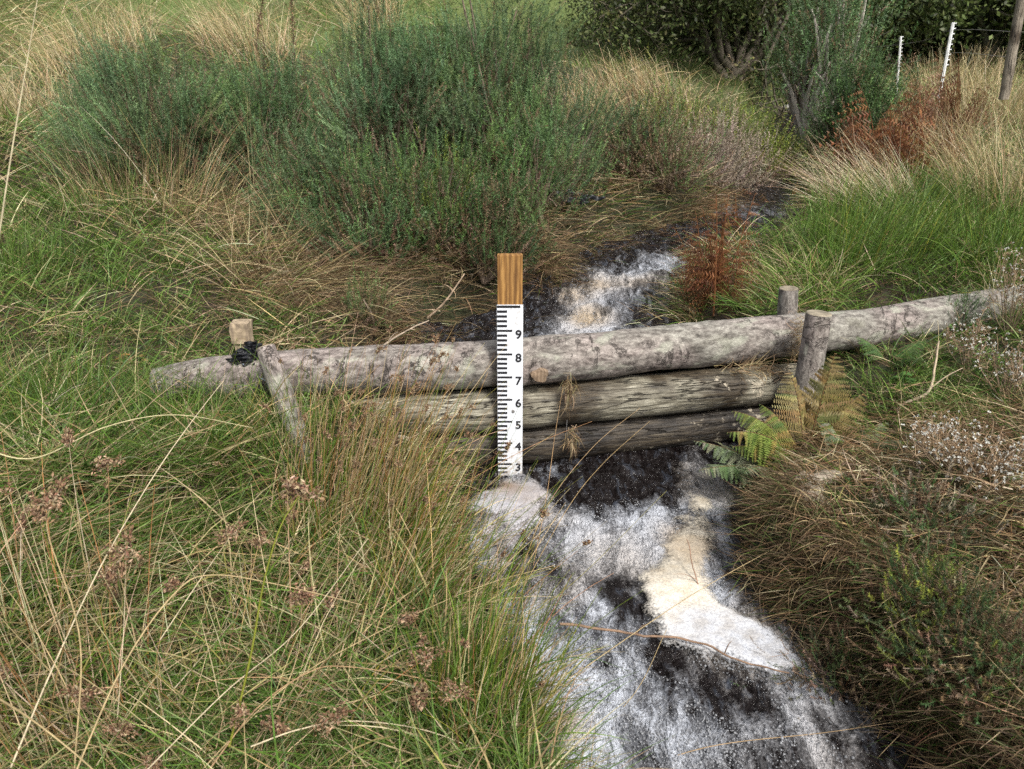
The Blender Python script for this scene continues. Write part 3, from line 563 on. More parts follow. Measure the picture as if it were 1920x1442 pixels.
# ------------------------------------------------------------------ gauge board
gb = empty('gauge_board', (-.008, 0, 0), 'white staff gauge with black marks numbered 3 to 9 on a brown post', 'gauge board')
def boxmesh(x0, x1, y0, y1, z0, z1, bev=.0015):
    import bmesh
    bm = bmesh.new(); bmesh.ops.create_cube(bm, size=1); me = bpy.data.meshes.new('b')
    for v in bm.verts: v.co = Vector(((x0 + x1) / 2 + v.co.x * (x1 - x0), (y0 + y1) / 2 + v.co.y * (y1 - y0), (z0 + z1) / 2 + v.co.z * (z1 - z0)))
    if bev: bmesh.ops.bevel(bm, geom=bm.edges[:], offset=bev, segments=2, affect='EDGES')
    bm.to_mesh(me); bm.free(); return me
def partmesh(name, me, m, parent, loc=(0, 0, 0)):
    me.name = name; me.materials.append(m); o = bpy.data.objects.new(name, me); COL.objects.link(o); o.parent = parent; o.location = loc; return o
partmesh('wooden_post', boxmesh(-.049, .049, .004, .047, -.3, 1.203, .002), M_PLANK, gb)
pw = .1045
plate = partmesh('scale_plate', boxmesh(-pw / 2, pw / 2, 0, .0035, 0.02, 1.0075, .001), M_PLATE, gb)
mb = MB(); L0 = -pw / 2 + .0012
def bar(z, w, h):
    x0, x1 = L0, L0 + w; mb.add([[x0, -.0008, z - h / 2], [x1, -.0008, z - h / 2], [x1, -.0008, z + h / 2], [x0, -.0008, z + h / 2]], [[0, 1, 2, 3]])
for kk in range(2, 101):
    z = kk / 100
    if kk % 10 == 0: bar(z, .092 if kk == 100 else .060, .0085 if kk < 100 else .010)
    elif kk % 2 == 0: bar(z, .0395, .0098)
mb.build('scale_marks', M_INK, plate)
for dgt in range(2, 10):
    cu = bpy.data.curves.new('digit', 'FONT'); cu.body = str(dgt); cu.size = .050; cu.align_x = 'CENTER'; cu.extrude = .0002; cu.bevel_depth = .0013; cu.bevel_resolution = 0
    tmp = bpy.data.objects.new('tmp', cu); COL.objects.link(tmp); bpy.context.view_layer.update()
    me = bpy.data.meshes.new_from_object(tmp.evaluated_get(bpy.context.evaluated_depsgraph_get())); bpy.data.objects.remove(tmp)
    o = partmesh('digit', me, M_INK, plate, (.0345, -.0016, dgt / 10 - .0315)); o.rotation_euler = (PI / 2, 0, 0)
mb = MB(); a = np.arange(16) * 2 * PI / 16
V = np.concatenate([np.stack([np.cos(a) * r, np.full(16, y), np.sin(a) * r], 1) for r, y in ((.007, 0), (.006, -.003), (.003, -.004))] + [[[0, -.002, 0]]]); j = np.arange(16)
mb.add(V + np.array([.013, 0, .547]), np.concatenate([np.stack([j + s * 16, (j + 1) % 16 + s * 16, (j + 1) % 16 + (s + 1) * 16, j + (s + 1) * 16], 1) for s in (0, 1)])); mb.add(V + np.array([.013, 0, .547]), np.stack([j + 32, (j + 1) % 16 + 32, np.full(16, 48)], 1))
mb.build('screw', M_WIRE, plate)

# ------------------------------------------------------------------ ground lookup for planting
def H(x, y):
    x = np.asarray(x, float); y = np.asarray(y, float); i = np.clip(np.searchsorted(gx, x) - 1, 0, n_g - 2); j = np.clip(np.searchsorted(gy, y) - 1, 0, n_g - 2)
    fx = np.clip((x - gx[i]) / (gx[i + 1] - gx[i]), 0, 1); fy = np.clip((y - gy[j]) / (gy[j + 1] - gy[j]), 0, 1)
    return (Z[j, i] * (1 - fx) + Z[j, i + 1] * fx) * (1 - fy) + (Z[j + 1, i] * (1 - fx) + Z[j + 1, i + 1] * fx) * fy
n_g = len(gx); DW, _zw = stream_field(X, Y)
def DWs(x, y):
    i = np.clip(np.searchsorted(gx, x) - 1, 0, n_g - 1); j = np.clip(np.searchsorted(gy, y) - 1, 0, n_g - 1); return DW[j, i]
def ground_hit(u, v):
    """where the line of sight through photo pixels meets the ground (used to spread plants evenly over the view)"""
    u = np.asarray(u, float); v = np.asarray(v, float); a = (u - 960) / FPX; b = -(v - 721) / FPX
    dy = math.cos(_th) + b * math.sin(_th); dz = -math.sin(_th) + b * math.cos(_th); t = RS.uniform(.58, .62, u.shape); hit = np.zeros(u.shape, bool)
    for k in range(150):
        x = a * t; y = CAMP[1] + dy * t; z = CAMP[2] + dz * t; under = z < H(x, y); hit |= under
        t = np.where(hit, t, t * 1.025 + .005)
    return a * t, CAMP[1] + dy * t, hit
def G(u, v, dz=0):
    x, y, h = ground_hit(np.array([u]), np.array([v])); return np.array([x[0], y[0], H(x, y)[0] + dz])
def dist_cam(x, y): return np.sqrt((x - CAMP[0]) ** 2 + (y - CAMP[1]) ** 2)

GREEN = [(.075, .14, .022, 3), (.11, .19, .035, 3), (.15, .235, .06, 2), (.05, .10, .022, 2), (.20, .27, .09, 1)]
LIME = [(.14, .25, .035, 3), (.18, .30, .055, 3), (.22, .32, .09, 2), (.10, .18, .035, 1)]
STRAW = [(.42, .33, .19, 3), (.52, .43, .27, 3), (.33, .24, .12, 2), (.60, .52, .36, 1), (.30, .26, .12, 1)]
BROWN = [(.20, .135, .075, 3), (.28, .20, .12, 3), (.13, .08, .045, 2), (.36, .28, .18, 1)]
RUST = [(.20, .085, .04, 3), (.28, .13, .06, 2), (.12, .05, .028, 2)]
RUSHG = [(.07, .13, .015, 3), (.10, .17, .02, 3), (.15, .20, .025, 2), (.25, .24, .04, 1)]

# ------------------------------------------------------------------ grass and thatch (beyond counting)
ZC = [(100, 300, .45, .5, .05, .35, .6), (60, 100, .2, .75, .05, .5, .6), (300, 60, .2, .75, .05, .5, .6), (650, 30, .25, .7, .05, .5, .5), (150, 520, .85, .12, .03, .20, .3), (260, 560, .8, .15, .05, .18, .3), (60, 420, .7, .28, .02, .25, .4),
      (400, 420, .35, .5, .15, .32, .8), (450, 500, .2, .55, .25, .3, 1), (600, 560, .06, .54, .4, .3, 1), (350, 580, .75, .2, .05, .14, .4), (700, 590, .08, .3, .62, .22, 1), (850, 560, .05, .2, .75, .2, 1), (760, 540, .05, .2, .75, .2, 1), (950, 540, .05, .2, .75, .2, 1), (100, 650, .6, .3, .1, .22, .6), (400, 620, .75, .2, .05, .12, .4), (250, 680, .6, .25, .15, .14, .5),
      (200, 800, .88, .1, .02, .34, .25), (400, 830, .88, .1, .02, .24, .3), (600, 860, .6, .35, .05, .18, .5), (720, 900, .35, .5, .15, .16, .8), (60, 900, .6, .35, .05, .4, .5), (100, 1050, .45, .42, .13, .34, .7), (350, 1000, .6, .35, .05, .32, .6), (600, 950, .55, .4, .05, .26, .45), (300, 1300, .42, .38, .2, .32, .7), (600, 1250, .45, .35, .2, .32, .7), (820, 1100, .3, .62, .08, .2, .9), (840, 1000, .2, .5, .3, .12, 1), (900, 1350, .6, .35, .05, .24, .6),
      (980, 120, .96, .04, 0, .12, .3), (1080, 60, .96, .04, 0, .10, .3), (930, 60, .9, .1, 0, .12, .3), (1180, 150, .3, .7, 0, .35, .4), (1180, 300, .35, .25, .4, .2, .8), (1200, 400, .12, .36, .52, .2, 1), (1100, 440, .3, .3, .4, .2, .8), (1350, 330, .2, .3, .5, .18, 1),
      (1550, 450, .93, .07, 0, .28, .3), (1700, 420, .92, .08, 0, .32, .3), (1430, 560, .8, .2, 0, .2, .6), (1800, 510, .85, .15, 0, .2, .5), (1600, 350, .5, .5, 0, .3, .5), (1850, 350, .5, .5, 0, .4, .4), (1850, 200, .2, .8, 0, .55, .3), (1700, 130, .5, .5, 0, .4, .3), (1600, 120, .7, .3, 0, .3, .3),
      (1640, 700, .9, .08, .02, .14, .4), (1750, 760, .75, .2, .05, .15, .5), (1800, 640, .75, .2, .05, .12, .5), (1560, 850, .25, .25, .4, .10, 1), (1650, 950, .05, .3, .6, .11, 1), (1450, 1020, .05, .22, .66, .10, 1), (1380, 960, .05, .1, .6, .08, 1), (1820, 950, .12, .35, .5, .13, 1), (1600, 1180, .22, .22, .45, .14, 1), (1700, 1080, .08, .2, .6, .12, 1), (1850, 1150, .2, .15, .5, .12, 1), (1750, 1350, .1, .1, .6, .1, 1)]
ZA = np.array(ZC, float); _x, _y, _h = ground_hit(ZA[:, 0], ZA[:, 1]); ZXY = np.stack([_x, _y], 1)
def zone(x, y):
    num = np.zeros((len(x), 5)); den = np.zeros(len(x))
    for k in range(len(ZA)):
        s = .1 + .05 * np.hypot(*(ZXY[k] - np.array([0, -2.95]))); w = 1 / ((x - ZXY[k, 0]) ** 2 + (y - ZXY[k, 1]) ** 2 + s * s) ** 2
        num += w[:, None] * ZA[k, 2:]; den += w
    return num / den[:, None]
def downslope(x, y):
    e = .12; return np.arctan2(-(H(x, y + e) - H(x, y - e)), -(H(x + e, y) - H(x - e, y)))
def slope_mag(x, y):
    e = .08; return np.hypot(H(x, y + e) - H(x, y - e), H(x + e, y) - H(x - e, y)) / (2 * e)
def sample_view(n, u0=-260, u1=2180, v0=-20, v1=1750):
    u = RS.uniform(u0, u1, n); v = RS.uniform(v0, v1, n); x, y, h = ground_hit(u, v); m = h & (y < 45); return x[m], y[m]
KEEP = [(*G(1490, 925)[:2], .11), (*G(1450, 905)[:2], .07), (*G(1550, 930)[:2], .07), (*G(745, 860)[:2], .06), (*G(850, 870)[:2], .08), (*G(380, 720)[:2], .10)]
def keepdry(x, y, margin=.02):
    d = DWs(x, y); m = (d > margin) & (dist_cam(x, y) > .55)
    for ex, ey, er in KEEP: m &= ~((((x - ex) ** 2 + (y - ey) ** 2) < er * er) & (RS.rand(len(x)) < .5))
    return x[m], y[m]
def grass_layer(N0, kind, name, label, palette, lenk, widk, tilt, bendk, nseg=4, extra_world=0, matl=None, seed=1, patchy=.5, lod_pow=1.0):
    x, y = sample_view(N0)
    if extra_world:
        xe = RS.uniform(-5, 6, extra_world); ye = RS.uniform(-3.2, 6, extra_world); x = np.concatenate([x, xe]); y = np.concatenate([y, ye])
    x, y = keepdry(x, y, .0 if kind == 2 else .015)
    zz = zone(x, y); D = dist_cam(x, y); hole = n2(x, y, 6.5, 777, 2) < .46; mk = ~hole | (D > 4.5) | (RS.rand(len(x)) < .12); x, y, zz, D = x[mk], y[mk], zz[mk], D[mk]
    pz = np.clip(zz[:, kind] + (n2(x, y, 2.6, seed, 3) - .5) * patchy, 0, 1); m = RS.rand(len(x)) < pz * 1.15; x, y, zz, D = x[m], y[m], zz[m], D[m]; n = len(x)
    lod = np.clip(zz[:, 4] * lod_pow + RS.normal(0, .15, n), 0, 1.1)
    ds = downslope(x, y); az = ds + (n2(x, y, 1.1, seed + 4, 1) - .5) * 5 + RS.normal(0, .8, n)
    az = np.where(RS.rand(n) < .75, RS.uniform(0, 2 * PI, n), az)
    t0 = tilt[0] + tilt[1] * RS.rand(n) + lod * .85; L = zz[:, 3] * lenk * RS.uniform(.55, 1.35, n); bd = bendk * RS.uniform(.2, 1.2, n) * (1 - .3 * lod)
    t0 = np.minimum(t0, 1.45); bd = np.minimum(bd, 1.9 - t0 + .2)
    c = pal(palette, n, .2) * (.75 + .5 * n2(x, y, 1.7, seed + 8, 2))[:, None]
    z = H(x, y) - .01 + lod * RS.uniform(0, .10, n) * np.clip(L / .3, .3, 1.2)
    mb = MB(); strips(mb, np.stack([x, y, z], 1), az, t0, bd, L, widk * (1 + .13 * D) * RS.uniform(.7, 1.3, n), nseg, c, azdrift=RS.normal(0, .5, n))
    return tag(mb.build(name, matl), label, 'grass', kind='stuff')
Q = 1.0
grass_layer(int(95000 * Q), 0, 'green_grass', 'fine green grass covering the banks and hillside', GREEN, 1.0, .0033, (.05, .5), 1.0, 4, 26000, M_GRASS, 101)
grass_layer(int(54000 * Q), 0, 'lime_grass', 'short bright lime green grass between the tufts', LIME, .62, .0034, (.1, .5), .7, 3, 10000, M_GRASS, 111)
grass_layer(int(80000 * Q), 1, 'dry_grass', 'tangled straw coloured dead grass over the banks', STRAW, 1.2, .0031, (.15, .6), .9, 5, 16000, M_STRAW, 121)
grass_layer(int(85000 * Q), 2, 'brown_thatch', 'matted brown dead stems hanging over the stream edges', BROWN, 1.2, .0028, (.5, .6), .8, 4, 16000, M_STRAW, 131, patchy=.7)
# a thin litter layer everywhere, so no bare soil shows between the blades
x, y = sample_view(70000); x, y = keepdry(x, y, -.01); nn_ = len(x); mb = MB()
strips(mb, np.stack([x, y, H(x, y) + RS.uniform(0, .03, nn_)], 1), RS.uniform(0, 2 * PI, nn_), RS.uniform(1.1, 1.6, nn_), RS.uniform(-.2, .3, nn_), RS.uniform(.05, .2, nn_) * (1 + .05 * dist_cam(x, y)), .002 * (1 + .15 * dist_cam(x, y)), 2, pal(BROWN + BROWN + GREEN[:2], nn_, .35) * .5)
tag(mb.build('leaf_litter', M_STRAW), 'dead grass litter lying on the ground', 'litter', kind='stuff')

m_ = 2600; x = RS.uniform(-2.3, .1, m_); y = RS.uniform(-2.2, -.1, m_); x, y = keepdry(x, y, .03); m_ = len(x); mb = MB()
strips(mb, np.stack([x, y, H(x, y)], 1), RS.uniform(0, 2 * PI, m_), RS.uniform(.05, .7, m_), RS.uniform(.4, 1.7, m_), RS.uniform(.18, .5, m_), RS.uniform(.0035, .0065, m_), 7, pal([(.10, .19, .03, 3), (.16, .26, .05, 2), (.06, .12, .025, 2), (.44, .35, .2, 2), (.30, .27, .08, 1)], m_, .2), azdrift=RS.normal(0, .5, m_))
tag(mb.build('coarse_grass', M_GRASS), 'broad arching grass blades on the near left bank', 'grass', kind='stuff')

def curtain(name, label, segs, n, palette, L, seed, width=.0028, zoff=.02, out=.03, matl=None, tilt=(.6, 1.3)):
    """dead grass hanging from the bank top over the water; segs: world polyline, az towards the water"""
    mb = MB()
    for (a, b, az, share) in segs:
        m = int(n * share); f = RS.rand(m, 1); p = np.array(a) * (1 - f) + np.array(b) * f + RS.normal(0, .035, (m, 2)) - np.array([math.cos(az), math.sin(az)]) * RS.uniform(-.02, .14, (m, 1))
        z = H(p[:, 0], p[:, 1]) + RS.uniform(0, zoff, m)
        strips(mb, np.column_stack([p, z]), az + RS.normal(0, .95, m), RS.uniform(*tilt, m), RS.uniform(.5, 1.7, m), L * RS.uniform(.5, 1.4, m), width * RS.uniform(.7, 1.3, m), 5, pal(palette, m, .3), azdrift=RS.normal(0, .6, m))
    return tag(mb.build(name, matl or M_STRAW), label, 'grass', kind='stuff')
def edge(i, side): return CH[i][side]
segL = [(CH[i][0], CH[i + 1][0], -.2, .16) for i in range(1, 7)]; segR = [(CH[i][1] + np.array([.15, 0]), CH[i + 1][1] + np.array([.15, 0]), PI + .35, .17) for i in range(1, 7)]
curtain('overhanging_grass', 'dead and green grass hanging over the left edge of the lower stream', segL, 3600, STRAW + BROWN + GREEN, .22, 1)
curtain('overhanging_thatch', 'dark brown and mossy thatch hanging over the right edge of the lower stream', segR, 6500, [(.10, .07, .04, 4), (.18, .12, .07, 2), (.30, .22, .13, 1), (.06, .085, .025, 2)], .14, 2, zoff=.06)
mb = MB(); m_ = 5200; x = RS.uniform(.7, 2.1, m_); y = RS.uniform(-1.6, .0, m_); x, y = keepdry(x, y, -.03); m_ = len(x)
strips(mb, np.stack([x, y, H(x, y) + RS.uniform(.005, .07, m_)], 1), RS.uniform(0, 2 * PI, m_), RS.uniform(1.15, 1.75, m_), RS.uniform(-.25, .35, m_), RS.uniform(.05, .22, m_), .0026, 4, pal([(.30, .20, .11, 3), (.42, .32, .19, 2), (.20, .12, .065, 3), (.55, .46, .32, 1)], m_, .25), azdrift=RS.normal(0, .25, m_))
tag(mb.build('broken_stems', M_STRAW), 'broken brown dead stems matted on the right bank below the dam', 'dead stems', kind='stuff')
segU = [(CH[i][0], CH[i + 1][0], -.9, .14) for i in range(NS, NS + 8)]; segV = [(CH[i][1], CH[i + 1][1], 2.6, .14) for i in range(NS + 1, NS + 8)]
curtain('upstream_thatch', 'brown thatch overhanging the left bank above the dam', segU, 9000, [(.12, .08, .05, 3), (.20, .135, .075, 3), (.30, .22, .13, 1), (.07, .10, .03, 1)], .26, 3, .0035, .1)
curtain('upstream_fringe', 'mixed dead and green grass fringing the right bank above the dam', segV, 6000, BROWN + STRAW + GREEN, .26, 4, .0035, .05)

# ------------------------------------------------------------------ rushes and tussocks
def head_mesh(seed, r=.02, n=34, col=BROWN):
    rs = np.random.RandomState(seed); mb = MB(); nb = 7; bd = unit(rs.normal(size=(nb, 3)) + np.array([.5, .2, .9])) * r * rs.uniform(.3, 1.5, (nb, 1)); bi = rs.randint(0, nb, n)
    tip = bd[bi] * rs.uniform(.5, 1.1, (n, 1)) + rs.normal(size=(n, 3)) * r * .22; d = unit(bd[bi] + rs.normal(size=(n, 3)) * r * .8); w = unit(np.cross(d, rs.normal(size=(n, 3)))); w2 = np.cross(d, w)
    c = pal([(.22, .13, .08), (.32, .21, .13), (.42, .31, .21), (.16, .09, .06)], n, .2, rs); s = .0017 * (r / .02) ** .3 * rs.uniform(.7, 1.4, (n, 1)); l = s * 2.3
    V = np.stack([tip - d * l, tip + w * s, tip + w2 * s, tip - w * s, tip - w2 * s, tip + d * l], 1)
    T = np.array([[0, 1, 2], [0, 2, 3], [0, 3, 4], [0, 4, 1], [5, 2, 1], [5, 3, 2], [5, 4, 3], [5, 1, 4]]); F = (np.arange(n)[:, None, None] * 6 + T[None]).reshape(-1, 3); mb.add(V.reshape(-1, 3), F, np.repeat(c, 6, 0))
    for k in range(nb): tube(mb, [np.zeros(3), bd[k] * .5 + rs.normal(size=3) * r * .06, bd[k]], .0006, (.30, .2, .12), k=3, cap=False)
    o = mb.build('seed_head', M_STRAW); me = o.data; bpy.data.objects.remove(o); return me
HEADS = [head_mesh(s, .026, 190) for s in (1, 2, 3)]; SHEADS = [head_mesh(s, .012, 60) for s in (4, 5)]
def clump(name, label, cat, base, n, hgt, spread, tilt, palette, width=.0022, lean_az=None, lean=0, bend=(.1, .8), heads=0, headset=None, leaves=0, leafpal=None, group=None, rnd=None, hmax=1.0, tubes=True, nseg=7, drift=.3):
    base = np.asarray(base, float); rs = np.random.RandomState(abs(hash((round(float(base[0]), 3), n))) % 99991 if rnd is None else rnd)
    root = empty(name, base, label, cat, group)
    def locs(m):
        r = spread * np.sqrt(rs.rand(m)); a = rs.uniform(0, 2 * PI, m); x = r * np.cos(a); y = r * np.sin(a)
        z = H(base[0] + x, base[1] + y) - base[2] - .02
        az = a + rs.normal(0, .9, m); t = tilt[0] + (tilt[1] - tilt[0]) * rs.rand(m) ** 1.3 * (.5 + .5 * r / spread)
        if lean_az is not None:
            vx = np.sin(t) * np.cos(az) + lean * math.cos(lean_az); vy = np.sin(t) * np.sin(az) + lean * math.sin(lean_az); az = np.arctan2(vy, vx); t = np.arctan2(np.hypot(vx, vy), np.cos(t))
        return np.stack([x, y, z], 1), az, t
    mb = MB(); p, az, t = locs(n); L = hgt * rs.uniform(.5, 1.1, n) * hmax
    bd = rs.uniform(*bend, n); tips, td, _ = strips(mb, p, az, t, bd, L, width * rs.uniform(.8, 1.3, n), nseg, pal(palette, n, .2, rs), azdrift=rs.normal(0, drift, n), taper=.8, rnd=rs, tubes=tubes)
    mb.build('stems', M_STRAW, root)
    if leaves:
        mb = MB(); p, az, t = locs(leaves); strips(mb, p, az, t + .1, rs.uniform(.2, 1.4, leaves), hgt * .75 * rs.uniform(.4, 1.1, leaves), width * 1.5, 5, pal(leafpal or GREEN, leaves, .2, rs), azdrift=rs.normal(0, .5, leaves), rnd=rs)
        mb.build('leaves', M_GRASS, root)
    hs_ = headset or SHEADS
    for q in rs.permutation(n)[:heads]:
        o = bpy.data.objects.new('seed_head', hs_[q % len(hs_)]); COL.objects.link(o); o.parent = root; o.location = tips[q] - td[q] * .01
        o.rotation_euler = Vector(td[q]).to_track_quat('Z', 'Y').to_euler(); s = rs.uniform(.7, 1.25); o.scale = (s, s, s * 1.2)
    return root
DRYR = [(.40, .26, .12, 3), (.50, .37, .2, 3), (.30, .15, .06, 2), (.20, .20, .04, 2), (.55, .45, .28, 2)]
GR = 'rush clumps on the near left bank'
clump('rush_clump', 'rush clump with red brown seed heads in front of the dam, left of the gauge', 'rush', G(660, 1020), 300, .74, .26, (.0, .5), DRYR + DRYR + RUSHG[:2], .0030, -.1, .22, (-.1, .5), 60, SHEADS, 120, RUSHG + STRAW[:2], GR)
clump('rush_clump', 'green rush clump with rusty heads leaning over the foam below the gauge', 'rush', G(800, 1130), 150, .64, .18, (.0, .5), DRYR + RUSHG, .0030, .2, .3, (-.1, .6), 20, SHEADS, 120, RUSHG + STRAW, GR)
clump('rush_clump', 'upright green rush clump at the bottom edge of the photo beside the water', 'rush', G(900, 1400), 170, .46, .13, (.0, .4), RUSHG + RUSHG + DRYR, .0032, .7, .15, (-.1, .6), 6, SHEADS, 300, RUSHG + STRAW[:1], GR)
clump('rush_clump', 'dense tawny clump of rushes with many seed heads in the bottom left corner', 'rush', G(90, 1400), 150, .62, .26, (.0, .5), DRYR + STRAW, .0036, 2.5, .1, (0, .7), 18, HEADS, 180, RUSHG + STRAW, GR)
clump('rush_clump', 'loose straw coloured rush clump in the middle of the bottom edge', 'rush', G(480, 1420), 90, .55, .28, (.1, .6), DRYR + STRAW, .0034, 1.0, .1, (.1, .8), 12, HEADS, 200, RUSHG + STRAW, GR)
clump('rush_clump', 'green rush clump growing against the left half of the dam', 'rush', G(380, 880), 150, .36, .30, (.0, .4), GREEN + RUSHG, .0022, .1, .05, (0, .4), 0, SHEADS, 120, GREEN, GR)
clump('rush_clump', 'green rush clump at the far left edge level with the dam', 'rush', G(60, 830), 220, .50, .32, (.0, .4), GREEN + RUSHG, .0022, 2.0, .08, (0, .4), 0, SHEADS, 200, GREEN, GR)
clump('rush_clump', 'fine green rushes at the left edge below the gorse', 'rush', G(20, 520), 200, .40, .30, (.0, .3), GREEN, .0028, None, 0, (0, .3), 0, SHEADS, 150, GREEN, GR)
GT = 'rushes and tussocks on the right bank'
clump('rush_clump', 'tall bright green rush clump on the right bank behind the log', 'rush', G(1620, 470), 420, .52, .38, (.0, .45), RUSHG + GREEN, .0030, 0, .12, (0, .5), 0, SHEADS, 300, LIME, GT)
clump('rush_clump', 'green rush clump at the right edge behind the log', 'rush', G(1860, 500), 300, .50, .34, (.0, .4), RUSHG + GREEN, .0030, None, 0, (0, .5), 0, SHEADS, 260, LIME, GT)
clump('grass_tussock', 'lime green tussock arching over the stream beside the rusty bracken', 'tussock', G(1500, 545), 380, .34, .24, (.1, .9), LIME + STRAW[:3], .0030, 2.9, .25, (.3, 1.3), 0, None, 300, LIME, GT, tubes=False)
clump('grass_tussock', 'bleached straw tussock sweeping left over the upper stream bank', 'tussock', G(1640, 385), 460, .62, .30, (.1, .8), [(.55, .46, .32), (.65, .57, .42), (.45, .35, .22)], .0032, 2.75, .55, (.1, .9), 0, None, 0, None, GT, tubes=False)
clump('grass_tussock', 'tall straw tussock at the right edge above the green rushes', 'tussock', G(1880, 400), 520, .72, .36, (.0, .7), STRAW, .0034, 2.4, .1, (.1, 1.0), 8, SHEADS, 160, GREEN, GT, tubes=False)
clump('grass_tussock', 'straw and green tussock between the brown bracken and right edge', 'tussock', G(1760, 330), 420, .66, .34, (.0, .6), STRAW, .0036, 2.4, .1, (.1, .9), 0, None, 160, GREEN, GT, tubes=False)
clump('grass_tussock', 'pale tall grass at the foot of the leaning wooden fence post', 'tussock', G(1880, 240), 520, .85, .5, (.0, .5), STRAW, .0045, None, 0, (.1, .8), 0, None, 0, None, GT, tubes=False)
clump('grass_tussock', 'pale grass standing round the taller white fence stake', 'tussock', G(1780, 190), 460, .75, .6, (.0, .5), STRAW, .0055, None, 0, (.1, .8), 0, None, 0, None, GT, tubes=False)
GB = 'straw tussocks on the far left bank of the stream'
for (u, v, nn2, h, sp, la, lb) in ((1190, 240, 620, .68, .42, 'largest pale tussock between the central gorse and the dark tree', None), (1090, 225, 380, .62, .3, 'tall thin straw tussock just right of the central gorse top', None), (1260, 215, 380, .6, .35, 'low straw tussock below the dark tree by the stream', None),
                                   (470, 95, 560, .7, .6, 'straw tussock behind the gorse in the upper left', None), (180, 110, 560, .75, .7, 'straw tussock lying over in the top left corner', None), (700, 60, 420, .7, .5, 'straw tussock rising behind the central gorse', None), (40, 230, 500, .6, .5, 'straw tussock at the left edge beside the blue green gorse', None)):
    clump('grass_tussock', la, 'tussock', G(u, v), nn2, h, sp, (.0, .75), STRAW, .0050, 2.8, .2, (.1, 1.0), 0, None, 0, None, GB, tubes=False)
GM = 'straw grass fallen in front of the gorse'
clump('grass_tussock', 'fallen straw tussock fanning right across the front of the left gorse', 'tussock', G(400, 430), 420, .85, .26, (.5, 1.1), STRAW + BROWN[:2], .0032, .15, .7, (.2, .8), 0, None, 0, None, GM, tubes=False)
clump('grass_tussock', 'tangled brown and straw tussock between the gorse and the squared stake', 'tussock', G(520, 520), 420, .62, .30, (.5, 1.2), STRAW + BROWN, .0030, -.2, .5, (.2, .9), 0, None, 0, None, GM, tubes=False)
clump('grass_tussock', 'upright brown and green stems under the left gorse', 'tussock', G(250, 400), 420, .55, .40, (.0, .6), STRAW + BROWN + GREEN, .0030, None, 0, (.1, .6), 0, None, 0, None, GM, tubes=False)
clump('grass_tussock', 'lodged dead grass in front of the central gorse by the dark pool', 'tussock', G(580, 545), 300, .36, .30, (.6, 1.25), [(.16, .11, .065, 3), (.26, .19, .11, 2), (.10, .06, .035, 2)], .0028, -.5, .4, (.2, .9), 0, None, 0, None, GM, tubes=False)
clump('grass_tussock', 'tall thin straw stems growing up through the gap in the left gorse', 'tussock', G(560, 430), 110, .95, .35, (.0, .5), STRAW, .0032, .6, .15, (.1, .8), 0, None, 0, None, GM, tubes=False)
clump('grass_tussock', 'tall thin stems standing in front of the wide left gorse bush', 'tussock', G(320, 360), 130, .85, .45, (.0, .5), STRAW + BROWN[:1], .0034, 2.8, .15, (.1, .8), 0, None, 0, None, GM, tubes=False)
clump('grass_tussock', 'green and straw tuft round the foot of the leaning stake', 'tussock', np.array([-.80, -.33, H(-.80, -.33)]), 320, .27, .13, (.0, .6), GREEN + STRAW[:2] + LIME, .0026, None, 0, (.1, .9), 0, None, 0, None, 'tufts on the near left bank', tubes=False)
clump('grass_tussock', 'short green tuft growing over the left end of the upper log', 'tussock', np.array([-1.40, -.05, H(-1.40, -.05)]), 240, .24, .11, (.0, .8), GREEN + LIME, .0026, None, 0, (.2, 1.0), 0, None, 0, None, 'tufts on the near left bank', tubes=False)
clump('grass_tussock', 'straw and green tuft hiding the far right end of the upper log', 'tussock', P(1890, 615, D=3.70), 300, .28, .14, (.0, .8), STRAW + GREEN, .0024, None, 0, (.2, 1.0), 0, None, 0, None, 'tufts on the near right bank', tubes=False)
clump('grass_tussock', 'grass tussock on the right bank beside the large fern', 'tussock', G(1680, 790), 380, .22, .26, (.1, .9), GREEN + LIME, .0022, None, 0, (.3, 1.2), 0, None, 0, None, 'tufts on the near right bank', tubes=False)
clump('grass_tussock', 'grass tuft at the right edge among the white seed heads', 'tussock', G(1880, 800), 320, .22, .26, (.1, .9), GREEN + STRAW[:2], .0022, None, 0, (.3, 1.2), 0, None, 0, None, 'tufts on the near right bank', tubes=False)
clump('grass_tussock', 'mixed dead and green tuft drooping over the white foam', 'tussock', G(1560, 1170), 260, .24, .24, (.6, 1.3), GREEN + BROWN + STRAW, .0022, -.5, .5, (.3, .9), 0, None, 0, None, 'tufts on the near right bank', tubes=False)

# single stalks that stand out against the rest
def stalk(label, pts, r, col, n=26, head=None):
    root_m = MB(); w = smooth_path([P(u, v, D=D) for u, v, D in pts], n); tube(root_m, w, np.linspace(r, r * .45, n), col, k=5)
    o = root_m.build('dry_stalk', M_STRAW, smooth=True, loc=w[0]); tag(o, label, 'stalk', 'dry stalks arching over the near bank')
    if head:
        h = bpy.data.objects.new('seed_head', HEADS[len(label) % 3]); COL.objects.link(h); h.parent = o; h.location = w[-1] - w[0]; h.scale = (head,) * 3; d = w[-1] - w[-2]; h.rotation_euler = Vector(d).to_track_quat('Z', 'Y').to_euler()
    return o
ST = (.50, .39, .22); PA = (.62, .53, .38); OL = (.20, .22, .03)
stalk('long straw stalk arching right, its tip pointing at the middle of the photo', [(120, 1500, 1.1), (230, 1250, 1.25), (330, 1110, 1.35), (400, 1078, 1.4), (530, 1098, 1.45), (678, 1134, 1.5)], .0022, ST)
